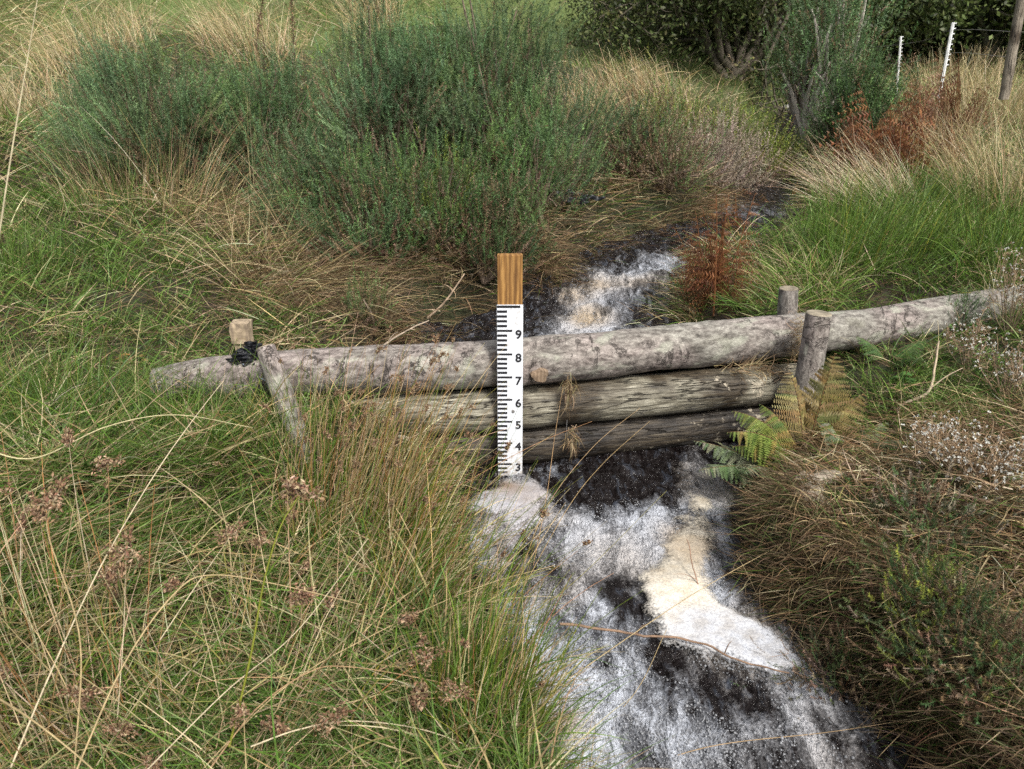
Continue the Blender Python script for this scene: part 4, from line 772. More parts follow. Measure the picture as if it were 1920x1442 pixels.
stalk('straw stalk arching right over the bottom middle to the stream edge', [(380, 1460, 1.2), (480, 1330, 1.3), (580, 1260, 1.35), (650, 1250, 1.4), (780, 1270, 1.4), (928, 1304, 1.45)], .0020, (.42, .28, .16))
stalk('pale stalk curving low along the bottom edge', [(470, 1400, 1.2), (560, 1368, 1.25), (660, 1352, 1.3), (800, 1370, 1.3), (940, 1425, 1.3)], .0020, PA)
stalk('long pale stalk running diagonally up to the squared stake', [(20, 1440, 1.2), (100, 1250, 1.4), (190, 1060, 1.6), (290, 890, 1.8), (360, 790, 1.95), (418, 715, 2.1)], .0023, PA)
stalk('stout yellow green rush standing in the foreground', [(430, 1400, 1.25), (470, 1230, 1.33), (495, 1090, 1.4), (525, 990, 1.45), (560, 930, 1.5)], .0030, OL, head=1.5)
stalk('thick straw stalk crossing the bottom left corner', [(-60, 1275, .95), (60, 1350, 1.0), (160, 1430, 1.0), (230, 1500, 1.0)], .0022, ST)
stalk('straw stalk rising across the foreground towards the gauge', [(300, 1530, 1.2), (520, 1300, 1.4), (700, 1190, 1.6), (900, 1100, 1.8), (1040, 1060, 1.95)], .0018, ST)
stalk('pale stalk slanting up from the bottom to the rushes', [(240, 1480, 1.15), (420, 1300, 1.3), (560, 1180, 1.4), (690, 1010, 1.6)], .0017, PA)
stalk('stiff stalk leaning left at the left edge with brown head', [(140, 1440, 1.25), (150, 1200, 1.35), (90, 1000, 1.4), (100, 940, 1.42)], .0022, ST, head=1.4)
stalk('grey stalk with brown head left of the tall green rush', [(220, 1350, 1.4), (232, 1180, 1.5), (236, 1040, 1.55)], .0014, PA, head=1.5)
stalk('straw stalk with curled head in the bottom middle', [(700, 1480, 1.25), (760, 1400, 1.3), (785, 1310, 1.35)], .0016, ST, head=1.5)
stalk('short stalk with drooping brown head over the bottom grass', [(720, 1560, 1.3), (765, 1450, 1.35), (770, 1370, 1.4)], .0016, ST, head=1.3)
stalk('stalk with feathery brown head in the left middle', [(520, 1330, 1.4), (560, 1220, 1.5), (566, 1120, 1.5)], .0016, ST, head=1.3)
stalk('thin stalk with pale head above the left foreground', [(300, 1200, 1.5), (380, 1080, 1.6), (435, 1002, 1.65)], .0016, PA, head=1.1)
stalk('pale arched stalk drooping in front of the dam left end', [(-60, 830, 1.9), (60, 860, 1.9), (200, 800, 2.0), (330, 778, 2.1), (474, 802, 2.2)], .0026, (.55, .50, .30))
stalk('tall blurred pale stalk up the left edge of the photo', [(-30, 640, 1.3), (15, 330, 1.45), (50, 120, 1.6), (80, -60, 1.7)], .0018, (.5, .44, .3))
stalk('long rust stalk crossing the gauge foot up to the log', [(780, 960, 2.2), (880, 900, 2.35), (1010, 830, 2.5), (1110, 790, 2.6)], .0015, (.40, .22, .11))
stalk('tan stalk fanning right in front of the dam beside the gauge', [(960, 1130, 2.1), (1020, 960, 2.3), (1110, 840, 2.45), (1200, 765, 2.6)], .0014, (.46, .32, .18))
stalk('second tan stalk fanning right below the middle log', [(950, 1160, 2.05), (1060, 960, 2.25), (1130, 870, 2.4), (1218, 790, 2.5)], .0014, (.42, .30, .15))
stalk('near upright tan stalk just right of the gauge', [(1000, 1060, 2.2), (1025, 930, 2.35), (1040, 820, 2.5), (1056, 722, 2.6)], .0013, (.46, .30, .16))
stalk('olive stalk slanting over the foam below the gauge', [(840, 1260, 1.8), (1000, 1150, 2.0), (1100, 1070, 2.1), (1250, 920, 2.3)], .0015, (.26, .24, .08))
stalk('straw stalk slanting over the dark water to the right bank', [(1000, 1320, 1.7), (1200, 1180, 1.9), (1340, 1090, 2.05), (1560, 970, 2.3)], .0017, ST)
stalk('thick pale stalk falling diagonally in the bottom right corner', [(1960, 1450, 1.75), (1880, 1330, 1.85), (1800, 1200, 1.95), (1745, 1142, 2.0)], .0030, PA)
stalk('thin upright stalk in the bottom right corner', [(1838, 1470, 1.8), (1845, 1330, 1.85), (1858, 1205, 1.9)], .0018, ST)
stalk('straw stalk curving along the bottom right edge', [(1150, 1460, 1.5), (1330, 1400, 1.55), (1560, 1372, 1.6), (1760, 1340, 1.6)], .0016, (.46, .33, .2))
stalk('slender stalk rising from the bottom over the dark water', [(1010, 1480, 1.6), (1090, 1400, 1.65), (1190, 1300, 1.7), (1250, 1180, 1.8)], .0016, ST)
stalk('upright pale stem standing on the right bank mat', [(1630, 1010, 2.6), (1636, 930, 2.62), (1640, 855, 2.65)], .0018, ST)

# twigs
def twig(name, label, pts, r, col, side=(), cat='twig'):
    mb = MB(); w = smooth_path([P(u, v, D=D) for u, v, D in pts], 30); w += (noise(w, 22, 5, 2)[:, None] - .5) * .012; tube(mb, w, np.linspace(r, r * .5, 30), col, k=6)
    for (i, du, dv, L) in side:
        a = w[i]; e = a + np.array([du, .03, dv]) * L; m = (a + e) / 2 + np.array([0, 0, .01]); tube(mb, smooth_path([a, m, e], 8), np.linspace(r * .5, r * .2, 8), col, k=4)
    return tag(mb.build(name, M_TWIG, smooth=True), label, cat)
def onw(u, v, z=.26): p = P(u, v, z); return p[1] - CAMP[1]
twig('twig', 'bare brown twig lying across the white foam', [(1050, 1170, onw(1050, 1170)), (1180, 1188, onw(1180, 1188)), (1290, 1200, onw(1290, 1200)), (1380, 1235, onw(1380, 1235)), (1480, 1262, onw(1480, 1262))], .0045, (.22, .14, .09), [(8, .5, .6, .06), (14, .2, -.6, .05), (20, .3, .8, .06)])
twig('twig', 'forked twig standing out of the cream foam', [(1375, 1232, 2.0), (1330, 1150, 2.1), (1300, 1070, 2.2), (1288, 1010, 2.3)], .003, (.25, .15, .10), [(10, -.6, .5, .07), (17, -.8, .2, .10)])
twig('branch', 'curved bare beige branch on the right bank beside the white seed heads', [(1672, 800, 2.95), (1690, 762, 2.98), (1740, 735, 3.0), (1752, 690, 3.05), (1760, 640, 3.1)], .008, (.40, .32, .22), [(16, .8, .6, .15)], 'branch')
twig('branch', 'dead branch lying from the dark pool up to the central gorse', [(800, 598, 4.25), (835, 565, 4.3), (872, 512, 4.4)], .008, (.30, .22, .15), [(12, .4, .3, .12), (20, -.5, .4, .1)], 'branch')
twig('branch', 'thin pale branch above the upper log left of the gauge', [(690, 670, 3.3), (745, 630, 3.45), (805, 600, 3.6)], .006, (.34, .27, .2), [(10, .5, .5, .1), (18, .5, .1, .1)], 'branch')

# ------------------------------------------------------------------ gorse and other shrubs
def spiky_shoots(mb, root, dirs, L, K, spine, cols, rs, sw=.0028, curve=.25, axis_col=None, fwd=.6):
    """shoots carrying radiating spines; root, dirs (M,3)"""
    M = len(root); up = np.array([0, 0, 1.])
    s = (np.arange(K) + rs.rand(M, K)) / K
    dirs = unit(dirs); d2 = unit(dirs + up * curve)
    D = unit(dirs[:, None] * (1 - s[..., None]) + d2[:, None] * s[..., None]); Pp = root[:, None] + D * (L[:, None] * s)[..., None]
    r = rs.normal(size=(M, K, 3)); per = unit(r - (r * D).sum(-1, keepdims=True) * D)
    sd = unit(per + D * fwd * (.5 + s[..., None])); ln = spine * 1.35 * rs.uniform(.6, 1.2, (M, K)) * (1 - .5 * s)
    w = unit(np.cross(sd, rs.normal(size=(M, K, 3)))) * sw * .5
    V = np.stack([Pp - w, Pp + w, Pp + sd * ln[..., None]], 2).reshape(-1, 3)
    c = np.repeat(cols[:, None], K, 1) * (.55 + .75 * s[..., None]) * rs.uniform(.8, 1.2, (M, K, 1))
    mb.add(V, np.arange(M * K * 3).reshape(-1, 3), np.repeat(np.clip(c, 0, .9).reshape(-1, 3), 3, 0))
    tips = root + d2 * L[:, None] * .98; ac = cols * .7 if axis_col is None else np.tile(axis_col, (M, 1)); mid = root + unit(dirs + d2) * (L * .5)[:, None]
    sw2 = unit(np.cross(dirs, rs.normal(size=(M, 3)))) * .0009
    for a, b in ((root, mid), (mid, tips)):
        V = np.stack([a - sw2, a + sw2, b + sw2 * .6, b - sw2 * .6], 1).reshape(-1, 3); mb.add(V, np.arange(M * 4).reshape(-1, 4), np.repeat(ac, 4, 0))
BLUEG = [(.12, .20, .095, 3), (.16, .255, .125, 2), (.085, .145, .065, 2), (.15, .22, .08, 2)]
MIDG = [(.10, .19, .06, 3), (.14, .24, .075, 2), (.055, .11, .045, 2)]
YELG = [(.19, .23, .04, 3), (.26, .29, .055, 2), (.09, .14, .03, 2)]
DKG = [(.055, .10, .035, 3), (.085, .14, .05, 2), (.03, .06, .025, 2)]
DEADG = [(.20, .13, .08, 3), (.28, .20, .14, 2), (.12, .075, .045, 2)]
GREYD = [(.38, .31, .25, 3), (.48, .41, .35, 2), (.24, .18, .14, 2)]
def shrub(name, label, cat, base, rx, ry, h, lobes, per, L, palette, dead=.12, K=34, spine=.022, seed=1, low=.08, sw=.0032, group=None, inner=DEADG, upc=.35, lobe_r=.16, trunkcol=(.20, .15, .11), topness=.55, trunks=8, tr=.012, underdead=.5):
    base = np.asarray(base, float); rs = np.random.RandomState(seed); root = empty(name, base, label, cat, group)
    # lobe centres inside an uneven dome, most of them near its skin
    a = rs.uniform(0, 2 * PI, lobes); el = np.arcsin(rs.uniform(low, 1, lobes) ** .8); q = rs.uniform(.35, 1.0, lobes) ** .55
    amp = .66 + .62 * noise(np.stack([np.cos(a) * 1.6, np.sin(a) * 1.6, el * 1.6], 1), 1.3, seed, 2)
    C = np.stack([rx * np.cos(el) * np.cos(a) * q * amp, ry * np.cos(el) * np.sin(a) * q * amp, h * (np.sin(el) * topness + (1 - topness) * rs.rand(lobes) * np.sin(el) + .06) * (.75 + .35 * q) * amp], 1)
    out = unit(C * np.array([1, 1, .8])); M = lobes * per; ci = np.repeat(np.arange(lobes), per)
    ld_ = rs.normal(size=(lobes, 3)) * .4; off = rs.normal(size=(M, 3)) * lobe_r * .5; rt = C[ci] + off - out[ci] * L * .5; rt[:, 2] = np.maximum(rt[:, 2], .01)
    d = out[ci] * .8 + np.array([0, 0, .45]) + unit(off) * .45 + rs.normal(size=(M, 3)) * .22 + ld_[ci]
    tone = pal(palette, lobes, .26, rs)[ci]; ld2 = rs.rand(M) < .07; cols = tone * rs.uniform(.8, 1.2, (M, 1)); c2 = pal(palette, M, .12, rs); cols = cols * .75 + c2 * .25
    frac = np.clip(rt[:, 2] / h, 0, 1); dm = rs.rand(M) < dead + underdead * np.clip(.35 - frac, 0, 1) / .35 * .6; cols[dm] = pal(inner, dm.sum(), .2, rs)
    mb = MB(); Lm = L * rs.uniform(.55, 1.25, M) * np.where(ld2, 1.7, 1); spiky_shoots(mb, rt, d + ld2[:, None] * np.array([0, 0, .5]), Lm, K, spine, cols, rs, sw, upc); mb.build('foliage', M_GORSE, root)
    # dead brown interior
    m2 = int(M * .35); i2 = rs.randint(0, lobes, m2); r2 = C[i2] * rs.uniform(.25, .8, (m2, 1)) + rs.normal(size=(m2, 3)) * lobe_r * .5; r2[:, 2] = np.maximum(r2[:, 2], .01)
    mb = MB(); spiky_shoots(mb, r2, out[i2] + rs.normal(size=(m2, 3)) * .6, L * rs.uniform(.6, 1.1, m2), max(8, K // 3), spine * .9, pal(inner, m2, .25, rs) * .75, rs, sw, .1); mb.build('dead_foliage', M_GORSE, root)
    mb = MB(); hubs = np.stack([rs.normal(0, rx * .18, trunks), rs.normal(0, ry * .18, trunks), np.full(trunks, -.04)], 1)
    for k in range(lobes):
        hb = hubs[k % trunks]; e = C[k] - out[k] * L * .4; m = hb * .45 + e * .5 + np.array([0, 0, h * .08]) + rs.normal(size=3) * .04 * h
        tube(mb, smooth_path([hb, m, e], 8), np.linspace(tr, tr * .3, 8), np.array(trunkcol) * rs.uniform(.7, 1.2), k=4, cap=False)
    mb.build('branches', M_TWIG, root); return root
GG = 'gorse bushes behind the dam'
shrub('gorse_bush', 'big blue green gorse bush in the centre, left half of the main mass', 'gorse', G(740, 470) + [0, .25, 0], .72, .60, 1.45, 95, 30, .19, BLUEG, .10, 58, .024, 1, group=GG, lobe_r=.15)
shrub('gorse_bush', 'tallest gorse bush right of centre, bright tips reaching the top of the photo', 'gorse', G(900, 455) + [0, .55, 0], .62, .55, 1.62, 95, 30, .20, BLUEG + MIDG[:2], .06, 58, .024, 2, group=GG, lobe_r=.15)
shrub('gorse_bush', 'gorse bush leaning out over the stream bank, rightmost of the central mass', 'gorse', G(1020, 430) + [0, .5, 0], .55, .5, 1.05, 75, 20, .22, BLUEG + DKG[:1], .08, 58, .024, 3, group=GG, lobe_r=.14)
shrub('gorse_bush', 'low fresh green gorse at the foot of the central bushes', 'gorse', G(800, 500) + [.05, .05, 0], .36, .30, .62, 44, 20, .15, MIDG + YELG[:1], .12, 36, .021, 4, group=GG, lobe_r=.16)
tb0 = lambda x, y: np.array([x, y, float(H(x, y))])
shrub('gorse_bush', 'dull green gorse skirt spilling down left of the dark pool', 'gorse', tb0(-.85, 1.70), .46, .34, .60, 50, 24, .16, MIDG + BLUEG[:1] + DKG[:1], .22, 36, .021, 27, group=GG, lobe_r=.13)
shrub('gorse_bush', 'dull green gorse skirt hanging right behind the gauge top', 'gorse', tb0(-.15, 1.75), .42, .30, .50, 46, 24, .15, MIDG + DKG, .28, 36, .021, 28, group=GG, lobe_r=.13)
shrub('gorse_bush', 'low green gorse in front of the gap between left and central gorse', 'gorse', tb0(-1.35, 2.15), .42, .34, .55, 42, 22, .16, MIDG + BLUEG, .15, 36, .021, 29, group=GG, lobe_r=.13)
m_ = 5200; x = RS.uniform(-1.5, .35, m_); y = RS.uniform(.75, 2.3, m_); x, y = keepdry(x, y, -.04); m_ = len(x); mb = MB()
strips(mb, np.stack([x, y, H(x, y) + RS.uniform(0, .06, m_)], 1), -1.2 + RS.normal(0, .9, m_), RS.uniform(.8, 1.6, m_), RS.uniform(-.1, .8, m_), RS.uniform(.12, .4, m_), .0034, 5, pal([(.13, .09, .055, 4), (.22, .155, .09, 3), (.36, .27, .16, 2), (.08, .11, .035, 1)], m_, .28), azdrift=RS.normal(0, .5, m_))
tag(mb.build('matted_grass', M_STRAW), 'dark matted dead grass between the gorse and the pool behind the dam', 'dead grass', kind='stuff')
shrub('gorse_bush', 'small bright green gorse sprouting beside the black plastic', 'gorse', G(1010, 430) + [-.05, -.1, 0], .34, .26, .62, 36, 18, .15, MIDG + BLUEG[:1], .1, 34, .021, 5, group=GG, lobe_r=.16)
shrub('gorse_bush', 'spiky low gorse hanging over the dark pool behind the gauge', 'gorse', G(900, 560) + [0, .1, 0], .42, .28, .36, 40, 16, .14, DKG + DEADG, .45, 30, .02, 6, group=GG, lobe_r=.16)
shrub('gorse_bush', 'wide blue green gorse bush in the upper left with grass through it', 'gorse', G(240, 370) + [.1, .35, 0], .80, .60, .92, 85, 27, .22, BLUEG, .10, 58, .024, 7, group=GG, lobe_r=.15)
shrub('gorse_bush', 'gorse bush between the upper left one and the central mass', 'gorse', G(480, 400) + [.1, .35, 0], .75, .60, 1.0, 85, 27, .21, BLUEG + MIDG[:1], .14, 58, .024, 8, group=GG, lobe_r=.15)
shrub('gorse_bush', 'outer shoots of pale gorse at the left end of the upper left bushes', 'gorse', G(110, 300) + [.15, .5, 0], .50, .4, .62, 40, 18, .22, BLUEG, .05, 34, .024, 9, group=GG, lobe_r=.14)
shrub('gorse_bush', 'small green gorse sprig growing through fallen straw, left of centre', 'gorse', G(405, 400), .13, .12, .24, 10, 14, .10, MIDG, .05, 30, .016, 10, group=GG, lobe_r=.08)
shrub('gorse_bush', 'little green gorse tuft just behind the upper log', 'gorse', G(690, 640), .13, .12, .26, 10, 14, .11, MIDG + DEADG[:1], .1, 30, .016, 11, group=GG, lobe_r=.08)
GF = 'shrubs further up the stream'
tb_ = lambda x, y: np.array([x, y, H(np.array([x]), np.array([y]))[0]])
shrub('gorse_bush', 'low yellow green gorse mound beside the upper stream', 'gorse', tb_(2.2, 5.1), .72, .5, .74, 80, 18, .17, YELG, .06, 24, .028, 12, group=GF, lobe_r=.22, sw=.006)
shrub('gorse_bush', 'yellow green low gorse left of the grey dead shrub', 'gorse', tb_(1.55, 5.0), .60, .5, .60, 40, 16, .17, YELG + MIDG[:1], .12, 24, .028, 13, group=GF, lobe_r=.22, sw=.006)
shrub('dead_shrub', 'grey brown dead shrub overhanging the upper stream', 'shrub', tb_(1.85, 4.35), .52, .36, .62, 75, 18, .14, GREYD, .1, 22, .022, 14, inner=GREYD, group=GF, lobe_r=.2, sw=.005)
shrub('dead_shrub', 'brown withered shrub low over the dark gap of the stream', 'shrub', tb_(2.35, 4.9), .40, .35, .32, 40, 16, .14, DEADG + GREYD[:1], .1, 22, .022, 15, group=GF, lobe_r=.2, sw=.005)
shrub('gorse_bush', 'dark green gorse between the bracken and the pale trunked gorse', 'gorse', tb_(3.4, 5.0), .62, .5, .85, 80, 18, .21, MIDG + DKG, .06, 24, .032, 16, group=GF, lobe_r=.15, sw=.007)
shrub('gorse_bush', 'small yellow green gorse by the far rock', 'gorse', tb_(2.95, 5.2), .28, .25, .30, 18, 14, .13, YELG + MIDG[:1], .06, 22, .024, 17, group=GF, lobe_r=.14, sw=.005)
shrub('gorse_bush', 'tall leggy gorse with pale trunks under the dark trees', 'gorse', tb_(3.75, 7.0), .72, .65, 1.95, 90, 18, .26, MIDG + BLUEG[:2], .12, 24, .038, 18, low=.12, group=GF, lobe_r=.3, sw=.008, trunkcol=(.45, .41, .36), trunks=4, tr=.035, underdead=.9)
shrub('gorse_bush', 'low dull green gorse on the left bank above the cascade', 'gorse', G(1180, 330), .50, .45, .50, 44, 18, .17, MIDG + DKG + DEADG[:2], .25, 26, .025, 19, group=GF, lobe_r=.2, sw=.005)
shrub('gorse_bush', 'brown green shrub spilling down the left bank by the cascade', 'gorse', G(1240, 385), .45, .35, .34, 40, 16, .15, DEADG + MIDG[:2], .3, 26, .022, 20, group=GF, lobe_r=.2, sw=.0045)
GN = 'low shrubs on the near right bank'
shrub('gorse_bush', 'dark green gorse with yellow tips in the bottom right corner', 'gorse', G(1840, 1290), .26, .22, .12, 44, 22, .05, DKG + DKG + YELG[:1] + DEADG[:1], .2, 34, .010, 21, group=GN, lobe_r=.10, sw=.0018, tr=.006)
shrub('gorse_bush', 'mossy green gorse over the bottom right bank edge', 'gorse', G(1730, 1140), .16, .14, .09, 30, 20, .045, DKG + YELG[:2], .15, 38, .010, 22, group=GN, lobe_r=.09, sw=.0018, tr=.006)
shrub('gorse_bush', 'low dark green gorse half way up the right edge', 'gorse', G(1740, 1000), .2, .16, .09, 30, 18, .045, DKG + MIDG[:1] + GREYD[:1], .2, 38, .010, 23, group=GN, lobe_r=.09, sw=.0018, tr=.006)
shrub('heather_clump', 'dark mossy heather tuft beside the cream foam', 'heather', G(1375, 965), .16, .13, .11, 26, 20, .06, DKG + DEADG[:1], .25, 36, .008, 24, group=GN, lobe_r=.07, sw=.0016, tr=.004)
shrub('heather_clump', 'dark heather clump hanging to the water in the bottom right', 'heather', G(1600, 1310), .24, .16, .12, 28, 20, .07, DKG + DEADG[:2], .3, 36, .009, 25, group=GN, lobe_r=.09, sw=.0016, tr=.004)
shrub('gorse_bush', 'small blue green gorse growing up against the right end of the upper log', 'gorse', G(1790, 640), .10, .09, .16, 14, 16, .07, MIDG + BLUEG[:1], .05, 34, .010, 26, group=GN, lobe_r=.06, sw=.002, tr=.004)

# ------------------------------------------------------------------ ferns and bracken
def frond(mb, base, az, L, tilt, bend, palette, rs, npin=26, wid=.34, curl=.3, droop=.2, leaf=1.0, stemcol=(.2, .12, .05), stalk_f=.22, mseg=13):
    """one bipinnate frond: arching rachis, paired pinnae cut into leaflets"""
    n = npin; s = np.linspace(0, 1, n); T = tilt + bend * s ** 1.4; d = np.stack([np.sin(T) * math.cos(az), np.sin(T) * math.sin(az), np.cos(T)], 1)
    p = base + np.concatenate([[[0, 0, 0]], np.cumsum((d[1:] + d[:-1]) / 2 * (L / (n - 1)), 0)]); tube(mb, p, np.linspace(.0035, .0008, n) * (L / .5), stemcol, k=4, cap=False)
    side = np.array([-math.sin(az), math.cos(az), 0.]); side = side * math.cos(.3 * curl) ; nrm = unit(np.cross(d, side))
    i = np.nonzero(s > stalk_f)[0]; f = (s[i] - stalk_f) / (1 - stalk_f); pl = wid * L * np.clip(np.minimum(f * 5 + .45, 1), 0, 1) * (1 - f) ** .75 + .006
    for sg in (-1, 1):
        m = mseg; q = (np.arange(m) + .7) / m
        dirp = unit(sg * side[None] * 1.0 + d[i] * .38 + nrm[i] * (-droop) + rs.normal(size=(len(i), 3)) * .10); dr = nrm[i] * -1
        Pq = p[i][:, None] + dirp[:, None] * (pl[:, None] * q[None])[..., None] + dr[:, None] * ((q ** 2)[None] * pl[:, None] * curl)[..., None]
        ll = (pl[:, None] * .20 * (1 - q[None] * .75) + .0015) * leaf; col = pal(palette, len(i), .12, rs)
        w = np.minimum(pl / m * .95, .03)[:, None] * np.ones((1, m))
        a2 = d[i][:, None] + 0 * Pq; ax = dirp[:, None] + 0 * Pq
        for s2 in (-1, 1):
            ld = unit(a2 * s2 + ax * .35 + dr[:, None] * (.25 * curl) + rs.normal(size=Pq.shape) * .1)
            V = np.stack([Pq - ax * (w * .5)[..., None], Pq + ax * (w * .5)[..., None], Pq + ld * ll[..., None] + ax * (w * .25)[..., None], Pq + ld * ll[..., None] - ax * (w * .1)[..., None]], 2)
            mb.add(V.reshape(-1, 3), np.arange(V.size // 3).reshape(-1, 4), np.repeat(np.repeat(col, m, 0) * rs.uniform(.8, 1.2, (len(i) * m, 1)), 4, 0))
        a = p[i]; b = Pq[:, -1]; mid = Pq[:, m // 2]; sw = d[i] * .0007
        for u1, u2 in ((a, mid), (mid, b)): mb.add(np.stack([u1 - sw, u1 + sw, u2 + sw * .5, u2 - sw * .5], 1).reshape(-1, 3), np.arange(len(i) * 4).reshape(-1, 4), np.repeat(col * .8, 4, 0))
def fern(name, label, cat, base, fronds, palette, seed, group=None, **kw):
    rs = np.random.RandomState(seed); root = empty(name, base, label, cat, group)
    for (az, L, tilt, bend) in fronds:
        mb = MB(); k2 = dict(kw); frond(mb, np.array([rs.normal(0, .01), rs.normal(0, .01), 0]), az, L, tilt, bend, palette, rs, **k2); mb.build('frond', M_FERN, root)
    return root
BRONZE = [(.26, .19, .08, 3), (.20, .15, .06, 2), (.32, .25, .12, 2), (.17, .18, .06, 1)]
FERNG = [(.15, .20, .04, 3), (.20, .235, .06, 2), (.10, .15, .03, 2), (.28, .22, .07, 1)]
GREYF = [(.22, .27, .17, 3), (.28, .30, .20, 2), (.15, .22, .10, 2)]
GFN = 'ferns beside the right hand stake'
fb = P(1508, 866, D=2.80)
fern('fern', 'upright bronze fern in front of the thick stake, fronds fading brown', 'fern', fb + [.01, .05, 0], [(.9, .44, .25, .35), (.25, .36, .5, .6), (1.9, .36, .25, .5), (.6, .30, .7, .8)], BRONZE, 1, GFN, curl=.5)
fern('fern', 'yellow green fern arching left over the foam below the dam', 'fern', fb + [-.02, 0, 0], [(2.95, .36, .55, .95), (-2.95, .38, .75, .9), (3.35, .34, 1.0, .6), (-2.4, .26, .8, .9), (2.6, .30, .35, .9)], FERNG, 2, GFN, curl=.35, droop=.5, wid=.38)
fern('fern', 'pale grey green fern reaching left towards the white water', 'fern', fb + [-.15, -.02, -.02], [(3.05, .34, 1.1, .35), (-2.8, .32, 1.25, .4), (-2.35, .26, 1.0, .6)], GREYF, 3, GFN, curl=.2, wid=.36)
fern('fern', 'small green fern in the grass right of the thick stake', 'fern', G(1660, 690), [(.2, .22, .8, .6), (2.4, .20, .7, .7), (-1.2, .2, .9, .5)], [(.10, .18, .06)], 4, GFN, wid=.36)
fern('fern', 'faded green fern among dead stems below the bronze fern', 'fern', G(1590, 850), [(.4, .20, .9, .6), (-.6, .22, 1.0, .4), (2.2, .18, .8, .5)], GREYF + FERNG[:1], 5, GFN, wid=.34)
GBK = 'rust brown bracken'
def bracken(label, base, n, L, seed, spread, pal_=RUST, tilt=(.05, .5), **kw):
    rs = np.random.RandomState(seed); root = empty('bracken', base, label, 'bracken', GBK)
    for k in range(n):
        mb = MB(); o = np.array([rs.normal(0, spread), rs.normal(0, spread), -.02]); frond(mb, o, rs.uniform(0, 2 * PI), L * rs.uniform(.6, 1.15), rs.uniform(*tilt), rs.uniform(.1, .8), pal_, rs, npin=13, mseg=7, wid=kw.get('wid', .24), curl=1.6, droop=.9, leaf=2.0, stemcol=(.26, .11, .05), stalk_f=.15); mb.build('frond', M_FERN, root)
    return root
bracken('rust brown dead bracken standing on the right edge of the cascade', G(1320, 605) + [.04, 0, 0], 22, .56, 1, .055, tilt=(0, .22), wid=.13)
bracken('curled rust bracken heap just behind the upper log', G(1335, 600) + [.06, .08, 0], 14, .34, 2, .06, pal_=RUST + BROWN[:2], tilt=(.2, 1.2))
bracken('rust bracken stem above the dark upper stream', G(1345, 480) + [.12, 0, 0], 8, .42, 3, .07, tilt=(0, .4), wid=.15)
bracken('orange brown bracken left of the straw tussocks, dense and upright', G(1630, 350) + [0, .05, 0], 20, .72, 4, .14, tilt=(0, .5), wid=.3)
bracken('dark red bracken beside the green gorse up the stream', G(1700, 335) + [0, .1, 0], 12, .75, 5, .18, tilt=(.05, .6), wid=.3)
bracken('tall brown bracken under the taller white fence stake', G(1770, 280) + [0, .1, 0], 13, .95, 6, .18, pal_=[(.26, .14, .08, 2), (.20, .11, .06, 2), (.32, .2, .12, 1)], tilt=(0, .5), wid=.3)
bracken('low red brown bracken on the bank where the stream bends', G(1490, 400), 16, .40, 7, .16, pal_=RUST + BROWN[:1], tilt=(.3, 1.2))

# ------------------------------------------------------------------ white seeding plants, herbs
def seedplant(label, base, h, spread, nst, seed, dens=10):
    rs = np.random.RandomState(seed); root = empty('seeding_ragwort', base, label, 'ragwort', 'white seeded ragwort plants'); ms = MB(); mt = MB(); mc = MB()
    for k in range(nst):
        az = rs.uniform(0, 2 * PI); r = spread * rs.rand(); top = np.array([r * math.cos(az), r * math.sin(az), h * rs.uniform(.6, 1.1)]); b = top * np.array([.15, .15, 0]); w = smooth_path([b, (b + top) / 2 + rs.normal(size=3) * .02, top], 10); tube(ms, w, np.linspace(.0028, .0012, 10), (.22, .16, .10), k=4)
        for j in range(dens):
            a = w[rs.randint(5, 10)]; e = a + unit(rs.normal(size=3) + np.array([0, 0, .9])) * rs.uniform(.02, .075); tube(ms, [a, (a + e) / 2 + rs.normal(size=3) * .004, e], [.0011, .0009, .0007], (.26, .18, .11), k=3, cap=False)
            m = 10; d = unit(rs.normal(size=(m, 3)) + np.array([0, 0, .6])); s = rs.uniform(.004, .0075)
            sd = unit(np.cross(d, rs.normal(size=(m, 3)))) * s * .35; white = rs.rand() < .68
            V = np.stack([e + 0 * d, e + d * s * .7 + sd, e + d * s * 1.1, e + d * s * .7 - sd], 1).reshape(-1, 3); (mt if white else mc).add(V, np.arange(m * 4).reshape(-1, 4), np.repeat((np.array([.74, .74, .72]) if white else np.array([.36, .25, .16])) * rs.uniform(.8, 1.1, (m, 1)), 4, 0))
            V2 = np.stack([e + 0 * d, e - np.array([0, 0, .004]) + sd, e + d * s * .4, e - np.array([0, 0, .004]) - sd], 1).reshape(-1, 3); mc.add(V2, np.arange(m * 4).reshape(-1, 4), (.24, .15, .09))
    ms.build('stems', M_TWIG, root)
    if mt.n: tag(mt.build('seed_tufts', M_STRAW, root), kind='stuff')
    if mc.n: tag(mc.build('seed_cups', M_STRAW, root), kind='stuff')
for a in (('white seeded plant at the right edge beside the end of the log', G(1890, 640), .36, .16, 14, 1), ('white tufted plant left of the right edge, level with the fern', G(1815, 700), .24, .14, 12, 2), ('dense white seed heads lowest on the right bank', G(1790, 910), .16, .17, 22, 3), ('white seed heads halfway along the right edge', G(1880, 760), .22, .16, 18, 4), ('brown and white seed heads near the beige branch', G(1740, 870), .12, .12, 14, 5), ('scattered white seed heads beneath the densest ones', G(1860, 950), .14, .18, 16, 6), ('white seed sprays at the upper right edge above the log', G(1900, 590), .34, .14, 10, 7)):
    seedplant(*a)
